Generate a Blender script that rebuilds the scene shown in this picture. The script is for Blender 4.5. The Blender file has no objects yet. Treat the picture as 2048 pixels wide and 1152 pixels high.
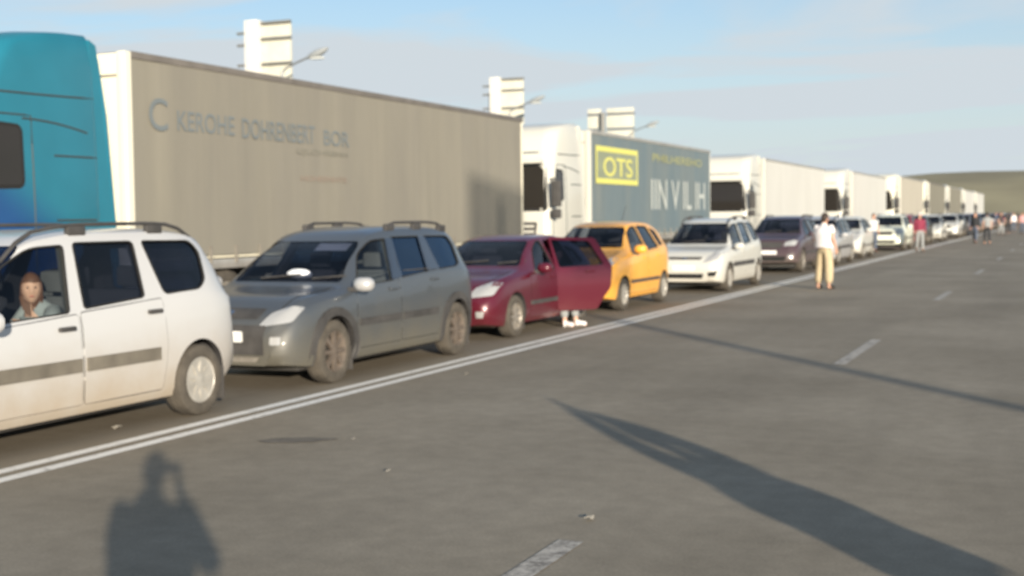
import bpy, bmesh, math, random
from mathutils import Vector, Matrix
from mathutils.bvhtree import BVHTree
R = math.radians
random.seed(7)
scene = bpy.context.scene
COL = scene.collection

# ------------------------------------------------------------------ camera
THETA, PITCH, ROLL, EYE = R(23.636), R(3.098), .012, 1.7
cam_data = bpy.data.cameras.new('camera')
cam = bpy.data.objects.new('camera', cam_data); COL.objects.link(cam)
cam_data.sensor_width = 36; cam_data.lens = 36*2550/2048
cam_data.clip_start = .02; cam_data.clip_end = 6000
cam.matrix_world = (Matrix.Translation((0, 0, EYE)) @ Matrix.Rotation(THETA, 4, 'Z')
                    @ Matrix.Rotation(math.pi/2 - PITCH, 4, 'X') @ Matrix.Rotation(-ROLL, 4, 'Z'))
scene.camera = cam
# the phone clip is a little out of focus
cam_data.dof.use_dof = True
cam_data.dof.focus_distance = 2.6
cam_data.dof.aperture_fstop = 5.2

# ------------------------------------------------------------------ light
SUN_AZ = R(38.8); SUN_EL = R(10.1)       # light travels 38.8 deg left of the road axis
to_sun = Vector((math.sin(SUN_AZ)*math.cos(SUN_EL), -math.cos(SUN_AZ)*math.cos(SUN_EL), math.sin(SUN_EL)))
sd = bpy.data.lights.new('sun', 'SUN'); sun = bpy.data.objects.new('sun', sd); COL.objects.link(sun)
sd.energy = 5.0; sd.angle = R(.53); sd.color = (1, .89, .73)
sun.rotation_euler = to_sun.to_track_quat('Z', 'Y').to_euler()
sun.location = (30, -40, 30)
world = bpy.data.worlds.new('World'); scene.world = world; world.use_nodes = True
nt = world.node_tree; N = nt.nodes; Lk = nt.links
for n in list(N): N.remove(n)
out = N.new('ShaderNodeOutputWorld'); bg = N.new('ShaderNodeBackground')
sky = N.new('ShaderNodeTexSky'); sky.sky_type = 'NISHITA'; sky.sun_disc = False
sky.sun_elevation = SUN_EL; sky.sun_rotation = math.pi - SUN_AZ
sky.air_density = 1.0; sky.dust_density = .4; sky.ozone_density = 3.0
tc = N.new('ShaderNodeTexCoord'); sep = N.new('ShaderNodeSeparateXYZ')
Lk.new(tc.outputs['Generated'], sep.inputs[0])
# flat cloud layer: project the view direction on a plane overhead
zz = N.new('ShaderNodeMath'); zz.operation = 'ADD'; zz.inputs[1].default_value = .12; Lk.new(sep.outputs[2], zz.inputs[0])
zc = N.new('ShaderNodeMath'); zc.operation = 'MAXIMUM'; zc.inputs[1].default_value = .06; Lk.new(zz.outputs[0], zc.inputs[0])
dv = N.new('ShaderNodeVectorMath'); dv.operation = 'SCALE'
inv = N.new('ShaderNodeMath'); inv.operation = 'DIVIDE'; inv.inputs[0].default_value = 1; Lk.new(zc.outputs[0], inv.inputs[1])
Lk.new(tc.outputs['Generated'], dv.inputs[0]); Lk.new(inv.outputs[0], dv.inputs['Scale'])
mp = N.new('ShaderNodeMapping'); mp.inputs['Scale'].default_value = (.55, 1.0, .3); mp.inputs['Rotation'].default_value = (0, 0, R(25))
mp.inputs['Location'].default_value = (1.7, .4, 0)
Lk.new(dv.outputs[0], mp.inputs[0])
n1 = N.new('ShaderNodeTexNoise'); n1.inputs['Scale'].default_value = .9; n1.inputs['Detail'].default_value = 7; n1.inputs['Roughness'].default_value = .55
n1.inputs['Distortion'].default_value = .5
Lk.new(mp.outputs[0], n1.inputs[0])
rp = N.new('ShaderNodeMapRange'); rp.inputs[1].default_value = .40; rp.inputs[2].default_value = .58; rp.inputs[3].default_value = .18; rp.inputs[4].default_value = 1.0
Lk.new(n1.outputs[0], rp.inputs[0])
mix = N.new('ShaderNodeMix'); mix.data_type = 'RGBA'
# a thin layer is seen through more of itself low in the sky than overhead
th_ = N.new('ShaderNodeMath'); th_.operation = 'DIVIDE'; th_.inputs[0].default_value = .30; Lk.new(zc.outputs[0], th_.inputs[1])
tm_ = N.new('ShaderNodeMath'); tm_.operation = 'MULTIPLY'; Lk.new(rp.outputs[0], tm_.inputs[0]); Lk.new(th_.outputs[0], tm_.inputs[1]); tm_.use_clamp = True
hz_ = N.new('ShaderNodeMapRange'); hz_.interpolation_type = 'SMOOTHSTEP'; hz_.inputs[1].default_value = -.02; hz_.inputs[2].default_value = .26; hz_.inputs[3].default_value = .93; hz_.inputs[4].default_value = .12
Lk.new(sep.outputs[2], hz_.inputs[0])
mx_ = N.new('ShaderNodeMath'); mx_.operation = 'MAXIMUM'; Lk.new(tm_.outputs[0], mx_.inputs[0]); Lk.new(hz_.outputs[0], mx_.inputs[1])
Lk.new(mx_.outputs[0], mix.inputs[0]); Lk.new(sky.outputs[0], mix.inputs[6]); mix.inputs[7].default_value = (3.78, 4.17, 4.45, 1)
SKY_CLOUD = mix.inputs[7]
Lk.new(mix.outputs[2], bg.inputs[0]); bg.inputs[1].default_value = .105
Lk.new(bg.outputs[0], out.inputs[0])
vs = scene.view_settings
scene.display_settings.display_device = 'sRGB'
vs.view_transform = 'Standard'; vs.look = 'None'; vs.gamma = 1; vs.use_curve_mapping = False
vs.exposure = .68
scene.cycles.max_bounces = 6; scene.cycles.transparent_max_bounces = 12
scene.cycles.use_denoising = True

# ------------------------------------------------------------------ helpers
def srgb(r, g, b):
    return tuple(((c/255)/12.92 if c/255 <= .04045 else ((c/255+.055)/1.055)**2.4) for c in (r, g, b))

def mat(name, col, rough=.5, metal=0, coat=0, var=.0, vscale=3, bump=0, bscale=60, emit=None, spec=.5):
    m = bpy.data.materials.new(name); m.use_nodes = True
    t = m.node_tree; p = t.nodes['Principled BSDF']
    p.inputs['Base Color'].default_value = (*col, 1); p.inputs['Roughness'].default_value = rough
    p.inputs['Metallic'].default_value = metal; p.inputs['Coat Weight'].default_value = coat
    p.inputs['Coat Roughness'].default_value = .06
    p.inputs['Specular IOR Level'].default_value = spec
    c = t.nodes.new('ShaderNodeTexCoord')
    if var:
        n = t.nodes.new('ShaderNodeTexNoise'); n.inputs['Scale'].default_value = vscale; n.inputs['Detail'].default_value = 6
        t.links.new(c.outputs['Object'], n.inputs[0])
        mr = t.nodes.new('ShaderNodeMapRange'); mr.inputs[1].default_value = .3; mr.inputs[2].default_value = .7
        mr.inputs[3].default_value = 1-var; mr.inputs[4].default_value = 1+var
        t.links.new(n.outputs[0], mr.inputs[0])
        h = t.nodes.new('ShaderNodeHueSaturation'); h.inputs['Color'].default_value = (*col, 1)
        t.links.new(mr.outputs[0], h.inputs['Value']); t.links.new(h.outputs[0], p.inputs['Base Color'])
    if bump:
        n = t.nodes.new('ShaderNodeTexNoise'); n.inputs['Scale'].default_value = bscale; n.inputs['Detail'].default_value = 4
        t.links.new(c.outputs['Object'], n.inputs[0])
        b = t.nodes.new('ShaderNodeBump'); b.inputs['Strength'].default_value = bump; b.inputs['Distance'].default_value = .02
        t.links.new(n.outputs[0], b.inputs['Height']); t.links.new(b.outputs[0], p.inputs['Normal'])
    if emit:
        p.inputs['Emission Color'].default_value = (*emit[0], 1); p.inputs['Emission Strength'].default_value = emit[1]
    return m

MUD = (.30, .235, .16)
def paint(name, col, mud=.6, top=.75, rough=.28, metal=0, mudcol=MUD, coat=.5):
    """car paint, with road dirt thrown up from the sills"""
    m = bpy.data.materials.new(name); m.use_nodes = True
    t = m.node_tree; p = t.nodes['Principled BSDF']
    p.inputs['Metallic'].default_value = metal; p.inputs['Coat Weight'].default_value = coat; p.inputs['Coat Roughness'].default_value = .05
    c = t.nodes.new('ShaderNodeTexCoord'); s = t.nodes.new('ShaderNodeSeparateXYZ')
    t.links.new(c.outputs['Object'], s.inputs[0])
    n = t.nodes.new('ShaderNodeTexNoise'); n.inputs['Scale'].default_value = 2.2; n.inputs['Detail'].default_value = 8; n.inputs['Roughness'].default_value = .65
    t.links.new(c.outputs['Object'], n.inputs[0])
    a = t.nodes.new('ShaderNodeMath'); a.operation = 'MULTIPLY_ADD'; a.inputs[1].default_value = .55; t.links.new(n.outputs[0], a.inputs[0]); t.links.new(s.outputs[2], a.inputs[2])
    mr = t.nodes.new('ShaderNodeMapRange'); mr.interpolation_type = 'SMOOTHSTEP'
    mr.inputs[1].default_value = .35; mr.inputs[2].default_value = top+.35; mr.inputs[3].default_value = mud; mr.inputs[4].default_value = .04
    t.links.new(a.outputs[0], mr.inputs[0])
    x = t.nodes.new('ShaderNodeMix'); x.data_type = 'RGBA'; x.inputs[6].default_value = (*col, 1); x.inputs[7].default_value = (*mudcol, 1)
    t.links.new(mr.outputs[0], x.inputs[0]); t.links.new(x.outputs[2], p.inputs['Base Color'])
    r = t.nodes.new('ShaderNodeMapRange'); r.inputs[3].default_value = rough; r.inputs[4].default_value = .8
    t.links.new(mr.outputs[0], r.inputs[0]); t.links.new(r.outputs[0], p.inputs['Roughness'])
    iv = t.nodes.new('ShaderNodeMath'); iv.operation = 'MULTIPLY_ADD'; iv.inputs[1].default_value = -coat; iv.inputs[2].default_value = coat
    t.links.new(mr.outputs[0], iv.inputs[0]); t.links.new(iv.outputs[0], p.inputs['Coat Weight'])
    return m

def glass(name, tint, gloss=1.0, dens=.5, ior=1.5, gt=(1, 1, 1)):
    m = bpy.data.materials.new(name); m.use_nodes = True; t = m.node_tree
    for n in list(t.nodes): t.nodes.remove(n)
    o = t.nodes.new('ShaderNodeOutputMaterial'); mx = t.nodes.new('ShaderNodeMixShader'); tr = t.nodes.new('ShaderNodeBsdfTransparent')
    gl = t.nodes.new('ShaderNodeBsdfGlossy'); fr = t.nodes.new('ShaderNodeFresnel'); fr.inputs[0].default_value = ior
    tr.inputs[0].default_value = (*[(c*dens)**.5 for c in tint], 1); gl.inputs['Roughness'].default_value = .03; gl.inputs[0].default_value = (*[gloss*c for c in gt], 1)
    ge = t.nodes.new('ShaderNodeNewGeometry'); iv = t.nodes.new('ShaderNodeMath'); iv.operation = 'SUBTRACT'; iv.inputs[0].default_value = 1; t.links.new(ge.outputs['Backfacing'], iv.inputs[1])
    ml = t.nodes.new('ShaderNodeMath'); ml.operation = 'MULTIPLY'; t.links.new(fr.outputs[0], ml.inputs[0]); t.links.new(iv.outputs[0], ml.inputs[1]); t.links.new(ml.outputs[0], mx.inputs[0]); t.links.new(tr.outputs[0], mx.inputs[1]); t.links.new(gl.outputs[0], mx.inputs[2]); t.links.new(mx.outputs[0], o.inputs[0])
    return m

M = {}
M['white_paint'] = paint('white_paint', (.50, .505, .51), .9, .85, mudcol=(.33, .265, .185))
M['white_paint_clean'] = paint('white_paint_clean', (.56, .56, .52), .4, .6, mudcol=(.36, .29, .2))
M['grey_paint'] = paint('grey_paint', (.07, .083, .10), .85, .9, metal=.25, mudcol=(.15, .135, .10))
M['maroon_paint'] = paint('maroon_paint', (.085, .005, .017), .3, .5, metal=.1, mudcol=(.16, .05, .04))
M['yellow_paint'] = paint('yellow_paint', (.82, .40, .055), .3, .5, mudcol=(.45, .27, .12))
M['dark_paint'] = paint('dark_paint', (.06, .035, .045), .5, .7, mudcol=(.2, .17, .13))
M['silver_paint'] = paint('silver_paint', (.5, .5, .5), .3, .6, metal=.3)
M['cream_paint'] = paint('cream_paint', (.78, .8, .66), .2, .4)
M['red_paint'] = paint('red_paint', (.35, .02, .03), .3, .5)
M['black_paint'] = paint('black_paint', (.02, .022, .025), .4, .6)
M['blue_paint'] = paint('blue_paint', (.05, .09, .18), .4, .6)
M['glass'] = glass('car_glass', (.85, .92, .92), 1, .85)
M['dark_glass'] = glass('tinted_glass', (.45, .5, .75), 1, .22)
M['blue_glass'] = glass('blue_tinted_glass', (.2, .45, .9), 1.0, .12, 1.95, (.5, .72, 1))
M['screen_glass'] = glass('windscreen_glass', (.7, .75, .9), 1, .42)
M['black_glass'] = mat('dark_cab_glass', (.022, .019, .016), .08, 0, 0, spec=.45)
M['plastic'] = mat('dark_plastic', (.055, .052, .05), .62, var=.25, vscale=6)
M['dirty_plastic'] = mat('dusty_grey_plastic', (.14, .125, .10), .8, var=.25, vscale=5)
M['seam'] = mat('gap_dark', (.012, .012, .012), .9)
M['rubber'] = mat('tyre_rubber', (.075, .065, .052), .9, var=.3, vscale=8, bump=.4, bscale=40)
M['alloy'] = mat('dusty_alloy', (.33, .30, .26), .5, .5, var=.2, vscale=9)
M['hubcap'] = mat('silver_hubcap', (.42, .40, .36), .45, .3, var=.2, vscale=9)
M['dark_alloy'] = mat('muddy_alloy', (.13, .105, .085), .75, .2, var=.3, vscale=9)
M['gloss_trim'] = mat('gloss_black_trim', (.02, .03, .05), .12, 0, 1)
M['chrome'] = mat('chrome', (.7, .7, .7), .15, 1)
M['lamp'] = mat('headlamp_lens', (.5, .5, .49), .1, .35, 1)
M['red_lamp'] = mat('tail_lamp', (.4, .02, .015), .15, 0, 1)
M['orange_lamp'] = mat('indicator_lamp', (.7, .25, .03), .2, 0, 1)
M['plate'] = mat('number_plate', (.75, .75, .72), .4)
M['old_paper'] = mat('trodden_paper', (.32, .295, .25), .9)
M['interior'] = mat('car_interior', (.035, .033, .033), .85)
M['seat'] = mat('seat_fabric', (.07, .068, .07), .9, var=.2)
M['paper'] = mat('paper', (.75, .77, .8), .7)
M['skin'] = mat('skin', (.58, .33, .23), .55, var=.06)
M['hair'] = mat('dark_hair', (.03, .02, .015), .7)
M['brown_hair'] = mat('brown_hair', (.12, .05, .025), .6)
M['eye'] = mat('eye', (.03, .02, .02), .2)
M['lip'] = mat('lip', (.45, .13, .11), .5)
def cloth(n, c): M[n] = mat(n, c, .9, var=.12, vscale=7)
for n, c in (('white_cloth', (.78, .74, .73)), ('khaki_cloth', (.46, .375, .24)), ('grey_cloth', (.26, .27, .27)), ('dark_cloth', (.03, .032, .036)),
             ('red_cloth', (.22, .03, .06)), ('blue_cloth', (.08, .12, .2)), ('denim_cloth', (.09, .11, .15)), ('pale_cloth', (.5, .52, .52)), ('black_leather', (.02, .018, .016)), ('pink_cloth', (.55, .3, .3))):
    cloth(n, c)
# trucks
M['truck_white'] = paint('truck_white', (.58, .57, .51), .25, .9, coat=.3)
M['truck_frame'] = mat('truck_frame', (.035, .033, .03), .7, var=.3)
M['alu'] = mat('aluminium_rail', (.5, .48, .44), .4, .6, var=.15)
M['guard'] = mat('side_guard', (.22, .2, .17), .6, var=.3)

def new_mesh(name, bm, smooth=True, angle=38):
    me = bpy.data.meshes.new(name); bm.normal_update(); bm.to_mesh(me); bm.free()
    if smooth:
        for p in me.polygons: p.use_smooth = True
        try: me.set_sharp_from_angle(angle=R(angle))
        except Exception: pass
    return me

def obj(name, bm, m=None, parent=None, smooth=True, angle=38, loc=None):
    me = bm if isinstance(bm, bpy.types.Mesh) else new_mesh(name, bm, smooth, angle)
    o = bpy.data.objects.new(name, me); COL.objects.link(o)
    if m is not None:
        for x in (m if isinstance(m, (list, tuple)) else [m]): me.materials.append(x)
    if parent is not None: o.parent = parent
    if loc is not None: o.location = loc
    return o

def tag(o, label, cat, group=None, kind=None):
    o['label'] = label
    if cat: o['category'] = cat
    if group: o['group'] = group
    if kind: o['kind'] = kind
    return o
def struct(o): o['kind'] = 'structure'; return o
def empty(name, loc=(0, 0, 0), rz=0):
    o = bpy.data.objects.new(name, None); COL.objects.link(o); o.location = loc; o.rotation_euler = (0, 0, rz); o.empty_display_size = .2
    return o

CHILD = {}
def copy_tree(o, mats=None, parent=None):
    c = o.copy(); COL.objects.link(c); c.parent = parent
    if mats and c.type == 'MESH':
        base = c.name.split('.')[0]
        if base in mats:
            c.material_slots[0].link = 'OBJECT'; c.material_slots[0].material = mats[base]
    for ch in list(o.children): copy_tree(ch, mats, c)
    return c

def box(bm, x0, x1, y0, y1, z0, z1, bev=0, mi=0):
    vs_ = [bm.verts.new((x, y, z)) for z in (z0, z1) for y in (y0, y1) for x in (x0, x1)]
    fs = [bm.faces.new([vs_[i] for i in f]) for f in ((0, 2, 3, 1), (4, 5, 7, 6), (0, 1, 5, 4), (2, 6, 7, 3), (0, 4, 6, 2), (1, 3, 7, 5))]
    for f in fs: f.material_index = mi
    if bev:
        es = {e for f in fs for e in f.edges}
        bmesh.ops.bevel(bm, geom=list(es), offset=bev, segments=2, affect='EDGES', profile=.6)
    return fs

def tube(bm, pts, r, seg=8, cap=True):
    pts = [Vector(p) for p in pts]; rs = r if isinstance(r, (list, tuple)) else [r]*len(pts)
    rings = []; up = Vector((0, 0, 1))
    for i, p in enumerate(pts):
        d = (pts[min(i+1, len(pts)-1)]-pts[max(i-1, 0)]).normalized()
        a = d.cross(up)
        if a.length < .05: a = d.cross(Vector((1, 0, 0)))
        a.normalize(); b = d.cross(a).normalized()
        rings.append([bm.verts.new(p+(a*math.cos(t)+b*math.sin(t))*rs[i]) for t in (2*math.pi*k/seg for k in range(seg))])
    for i in range(len(rings)-1):
        for k in range(seg):
            bm.faces.new((rings[i][k], rings[i][(k+1) % seg], rings[i+1][(k+1) % seg], rings[i+1][k]))
    if cap:
        bm.faces.new(rings[0][::-1]); bm.faces.new(rings[-1])

def lathe_x(bm, prof, seg=28, cx=0, side=1):
    """revolve (x, r) profile about the x axis"""
    rings = [[bm.verts.new((cx+x*side, rr*math.cos(2*math.pi*k/seg), rr*math.sin(2*math.pi*k/seg))) for k in range(seg)] for x, rr in prof]
    for i in range(len(rings)-1):
        for k in range(seg):
            f = (rings[i][k], rings[i][(k+1) % seg], rings[i+1][(k+1) % seg], rings[i+1][k])
            bm.faces.new(f if side > 0 else f[::-1])
    return rings

def interp(keys, x):
    """monotone-ish cubic through key points"""
    n = len(keys)
    if x <= keys[0][0]: return keys[0][1]
    if x >= keys[-1][0]: return keys[-1][1]
    def sl(i):
        if i == 0 or i == n-1: j = max(1, i) if i else 1; return (keys[j][1]-keys[j-1][1])/(keys[j][0]-keys[j-1][0])
        a = (keys[i][1]-keys[i-1][1])/(keys[i][0]-keys[i-1][0]); b = (keys[i+1][1]-keys[i][1])/(keys[i+1][0]-keys[i][0])
        return 0 if a*b <= 0 else 2*a*b/(a+b)
    for i in range(n-1):
        if keys[i][0] <= x <= keys[i+1][0]:
            h = keys[i+1][0]-keys[i][0]; t = (x-keys[i][0])/h
            return ((2*t**3-3*t**2+1)*keys[i][1]+(t**3-2*t**2+t)*h*sl(i)+(-2*t**3+3*t**2)*keys[i+1][1]+(t**3-t**2)*h*sl(i+1))

def rounded(poly, r, n=4):
    out_ = []; m = len(poly)
    rr = r if isinstance(r, (list, tuple)) else [r]*m
    for i in range(m):
        p = Vector(poly[i]); a = Vector(poly[i-1])-p; b = Vector(poly[(i+1) % m])-p
        q = min(rr[i], a.length*.45, b.length*.45)
        if q < 1e-4: out_.append(tuple(p)); continue
        A = p+a.normalized()*q; B = p+b.normalized()*q
        for k in range(n+1):
            t = k/n; out_.append(tuple(A*(1-t)**2+p*2*t*(1-t)+B*t*t))
    return out_

def grow(poly, d):
    cx = sum(p[0] for p in poly)/len(poly); cy = sum(p[1] for p in poly)/len(poly)
    m = len(poly); res = []
    area = sum(poly[i][0]*poly[(i+1) % m][1]-poly[(i+1) % m][0]*poly[i][1] for i in range(m))
    s = 1 if area > 0 else -1
    for i in range(m):
        a = Vector(poly[i-1]); p = Vector(poly[i]); b = Vector(poly[(i+1) % m])
        e1 = (p-a); e2 = (b-p)
        n1_ = Vector((e1.y, -e1.x)); n2_ = Vector((e2.y, -e2.x))
        nn = Vector((0, 0))
        if n1_.length > 1e-6: nn += n1_.normalized()
        if n2_.length > 1e-6: nn += n2_.normalized()
        if nn.length > 1e-6: nn.normalize()
        res.append(tuple(p+nn*d*s))
    return res

def project(poly, view, bvh, off=.004, thick=.015, step=.12, far=6, side=1):
    """a plate of the given 2-D outline pressed onto a hull.
       view 'side': poly is (y,z), seen from x*side;  'front'/'rear': poly is (x,z)"""
    bm = bmesh.new()
    def P3(a, b):
        if view == 'side': return Vector((side*far, a, b))
        if view == 'front': return Vector((a, -far, b))
        if view == 'rear': return Vector((a, far+6, b))
        return Vector((a, b, far))
    D = {'side': Vector((-side, 0, 0)), 'front': Vector((0, 1, 0)), 'rear': Vector((0, -1, 0)), 'top': Vector((0, 0, -1))}[view]
    vs_ = [bm.verts.new(P3(*p)) for p in poly]
    f = bm.faces.new(vs_)
    bmesh.ops.triangulate(bm, faces=[f])
    ax = {'side': (1, 2), 'front': (0, 2), 'rear': (0, 2), 'top': (0, 1)}[view]
    for k, a in enumerate(ax):
        lo = min(p[k] for p in poly); hi = max(p[k] for p in poly)
        q = lo+step
        while q < hi-.02:
            no = [0, 0, 0]; no[a] = 1; co = [0, 0, 0]; co[a] = q
            bmesh.ops.bisect_plane(bm, geom=bm.verts[:]+bm.edges[:]+bm.faces[:], plane_co=co, plane_no=no)
            q += step
    bmesh.ops.remove_doubles(bm, verts=bm.verts[:], dist=1e-5)
    last = None; miss = []
    for v in bm.verts:
        hit = bvh.ray_cast(v.co, D)
        if hit[0] is None: miss.append(v); continue
        v.co = hit[0]-D*off
    ok = [v for v in bm.verts if v not in miss]
    for v in miss:
        if ok:
            w = min(ok, key=lambda q: sum((q.co[a]-v.co[a])**2 for a in ax)); c = v.co.copy()
            for a in range(3):
                if a not in ax: c[a] = w.co[a]
            v.co = c
    if view in ('front', 'rear'):
        bmesh.ops.delete(bm, geom=[f for f in bm.faces if max(v.co.y for v in f.verts)-min(v.co.y for v in f.verts) > .45], context='FACES')
    bm.normal_update()
    fs = bm.faces[:]
    for fc in fs:
        if fc.normal.dot(D) > 0: fc.normal_flip()
    r = bmesh.ops.extrude_face_region(bm, geom=fs)
    # extruded copy becomes the outer face; move the original back
    nv = {g for g in r['geom'] if isinstance(g, bmesh.types.BMVert)}
    for v in bm.verts:
        if v not in nv: v.co += D*thick
    bmesh.ops.recalc_face_normals(bm, faces=bm.faces[:])
    return bm

def apply_bool(me, cutters, op='DIFFERENCE'):
    o = bpy.data.objects.new('tmp', me); COL.objects.link(o); tmp = []
    for c in cutters:
        co = bpy.data.objects.new('tmpc', c); COL.objects.link(co); tmp.append(co)
        md = o.modifiers.new('b', 'BOOLEAN'); md.object = co; md.operation = op; md.solver = 'EXACT'
        try: md.material_mode = 'INDEX'
        except Exception: pass
    dg = bpy.context.evaluated_depsgraph_get(); dg.update()
    res = bpy.data.meshes.new_from_object(o.evaluated_get(dg))
    for t in tmp: m_ = t.data; bpy.data.objects.remove(t); bpy.data.meshes.remove(m_)
    bpy.data.objects.remove(o)
    return res

def prism(poly, view, a, b, mi=1):
    bm = bmesh.new()
    def P3(p, d):
        return Vector((d, p[0], p[1])) if view == 'side' else Vector((p[0], d, p[1]))
    A = [bm.verts.new(P3(p, a)) for p in poly]; B = [bm.verts.new(P3(p, b)) for p in poly]
    bm.faces.new(A); bm.faces.new(B[::-1])
    for i in range(len(poly)):
        j = (i+1) % len(poly); bm.faces.new((A[j], A[i], B[i], B[j]))
    bmesh.ops.recalc_face_normals(bm, faces=bm.faces[:])
    bmesh.ops.triangulate(bm, faces=bm.faces[:])
    for f in bm.faces: f.material_index = mi
    me = bpy.data.meshes.new('cut'); bm.to_mesh(me); bm.free()
    return me

def join_bm(dst, src):
    me = bpy.data.meshes.new('j'); src.to_mesh(me); src.free(); dst.from_mesh(me); bpy.data.meshes.remove(me)

# ------------------------------------------------------------------ wheels
def wheel(parent, x, y, r, side, style, width=.2, tm=None):
    """wheel > tyre, rim ; outer face towards x*side"""
    hb = bmesh.new(); lathe_x(hb, [(-.05, .001), (-.05, r*.45), (.02, r*.45), (.02, .001)], 16, 0, side)
    w = obj('wheel', hb, M['truck_frame'], parent, loc=(x, y, r))
    tb = bmesh.new(); h = width/2
    lathe_x(tb, [(-h*.8, r*.62), (-h, r*.68), (-h*1.05, r*.85), (-h*.85, r*.965), (-h*.5, r), (-h*.08, r), (-h*.05, r*.985), (h*.05, r*.985), (h*.08, r), (h*.5, r), (h*.85, r*.965), (h*1.05, r*.85), (h, r*.68), (h*.8, r*.62)], 36, 0, side)
    obj('tyre', tb, M['rubber'], w)
    rb = bmesh.new()
    R0 = r*.66
    lathe_x(rb, [(h*.62, R0*.99), (h*.86, R0), (h*.9, R0*.94), (h*.72, R0*.88), (-h*.3, R0*.84), (-h*.35, .001)], 36, 0, side)
    if style == 'cap':
        lathe_x(rb, [(h*.80, R0*.96), (h*.84, R0*.86), (h*.7, R0*.5), (h*.8, R0*.25), (h*.82, .001)], 36, 0, side)
        ns = 9
    else: ns = 5 if style == 'five' else 8
    lathe_x(rb, [(h*.5, R0*.24), (h*.86, R0*.22), (h*.9, .001)], 18, 0, side)
    for k in range(ns):
        a = 2*math.pi*k/ns; c, s = math.cos(a), math.sin(a)
        wd = R0*(.15 if ns == 5 else .09)
        t0, t1 = R0*.16, R0*.93
        pts = []
        for (t, hw, xx) in ((t0, wd, h*.86), (t1, wd*1.15, h*.84)):
            for sg in (-1, 1): pts.append((xx*side, t*c-sg*hw*s, t*s+sg*hw*c))
        for (t, hw, xx) in ((t0, wd, h*.5), (t1, wd*1.15, h*.5)):
            for sg in (-1, 1): pts.append((xx*side, t*c-sg*hw*s, t*s+sg*hw*c))
        v = [rb.verts.new(p) for p in pts]
        for f in ((0, 1, 3, 2), (0, 2, 6, 4), (1, 5, 7, 3), (0, 4, 5, 1), (2, 3, 7, 6)): rb.faces.new([v[i] for i in f])
    bmesh.ops.recalc_face_normals(rb, faces=rb.faces[:])
    obj('rim', rb, tm or M['alloy'], w)
    return w

# ------------------------------------------------------------------ cars (front at y=0, length along +y)
def hull(sp, inset=0, y0=None, y1=None, mi=0):
    L, W = sp['L'], sp['W']
    ys = sorted(set([0, .02, .05, .09, .14, .2, .28, .37]+[.37+(L-.74)*k/44 for k in range(45)]+[L-.28, L-.2, L-.13, L-.08, L-.04, L-.015, L]))
    if y0 is not None: ys = [y0]+[y for y in ys if y0+.02 < y < y1-.02]+[y1]
    plan = sp.get('plan') or [(0, .70), (.03, .80), (.1, .885), (.22, .945), (.42, .98), (.9, 1), (L-.9, 1), (L-.4, .985), (L-.15, .95), (L-.04, .90), (L, .86)]
    bm = bmesh.new(); rings = []
    for y in ys:
        zt = interp(sp['top'], y)-inset*.8; zb = min(interp(sp['belt'], y), zt-.035-(.03 if inset else 0)) ; w = W*interp(plan, y)-inset
        z0 = interp(sp['bot'], y)+(inset*2.2)
        zb = max(zb, z0+.1)
        h = max(zt-zb, .03); wr = sp['roof']-inset
        g = min(1, h/.45); tx = (w*.9)*(1-g)+wr*g
        half = [(0, z0), (w*.8, z0), (w*.94, z0+.02), (w*.98, z0+.1), (w*.998, z0+(zb-z0)*.38), (w, z0+(zb-z0)*.62), (w*.988, z0+(zb-z0)*.85), (w*.965, zb-.012), (w*.95, zb+h*.04),
                (w*.94*.66+tx*.34, zb+h*.34), (w*.92*.3+tx*.7, zb+h*.66), (tx+.01*g, zb+h*.84), (tx-.035, zb+h*.935), (tx-.12, zb+h*.975), (tx*.5, zt-.004), (0, zt)]
        def sh(x, z):
            yy = y
            if y < .42 and inset == 0:
                k = (1-y/.42)
                if z > .45: yy += sp.get('nose', .16)*k*min(1, ((z-.45)/.45))**1.6
                elif z < .36: yy += .07*k*(.36-z)/.15
            if y > L-.5 and inset == 0:
                k = 1-(L-y)/.5
                if z < .42: yy -= .10*k*(.42-z)/.2
            return (x, yy, z)
        ring = [bm.verts.new(sh(x, z)) for x, z in half]+[bm.verts.new(sh(-x, z)) for x, z in half[-2:0:-1]]
        rings.append(ring)
    n = len(rings[0])
    for i in range(len(rings)-1):
        for k in range(n):
            bm.faces.new((rings[i][k], rings[i][(k+1) % n], rings[i+1][(k+1) % n], rings[i+1][k]))
    bm.faces.new(rings[0]); bm.faces.new(rings[-1][::-1])
    bmesh.ops.recalc_face_normals(bm, faces=bm.faces[:])
    bmesh.ops.triangulate(bm, faces=[f for f in bm.faces if len(f.verts) > 4])
    for f in bm.faces: f.material_index = mi
    return bm

def mirror_poly(p): return [(-x, z) for x, z in p][::-1]

def arc(cy, cz, r, a0, a1, n=10): return [(cy+r*math.cos(R(a0+(a1-a0)*k/n)), cz+r*math.sin(R(a0+(a1-a0)*k/n))) for k in range(n+1)]

def seat(parent, x, y, w=.5, name='seat'):
    s = bmesh.new()
    box(s, x-w/2, x+w/2, y-.5, y, .42, .58, .05)
    b = bmesh.new(); box(b, x-w/2, x+w/2, -.07, .07, 0, .62, .05)
    bmesh.ops.rotate(b, verts=b.verts, cent=(0, 0, 0), matrix=Matrix.Rotation(R(-14), 3, 'X')); bmesh.ops.translate(b, verts=b.verts, vec=(0, y, .52))
    join_bm(s, b)
    o = obj(name, s, M['seat'], parent)
    n = max(1, round(w/.5))
    for k in range(n):
        xx = x-w/2+w*(k+.5)/n
        h = bmesh.new(); box(h, xx-.13, xx+.13, y+.17, y+.27, 1.15, 1.33, .04); obj('headrest', h, M['seat'], o)
    return o

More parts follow.
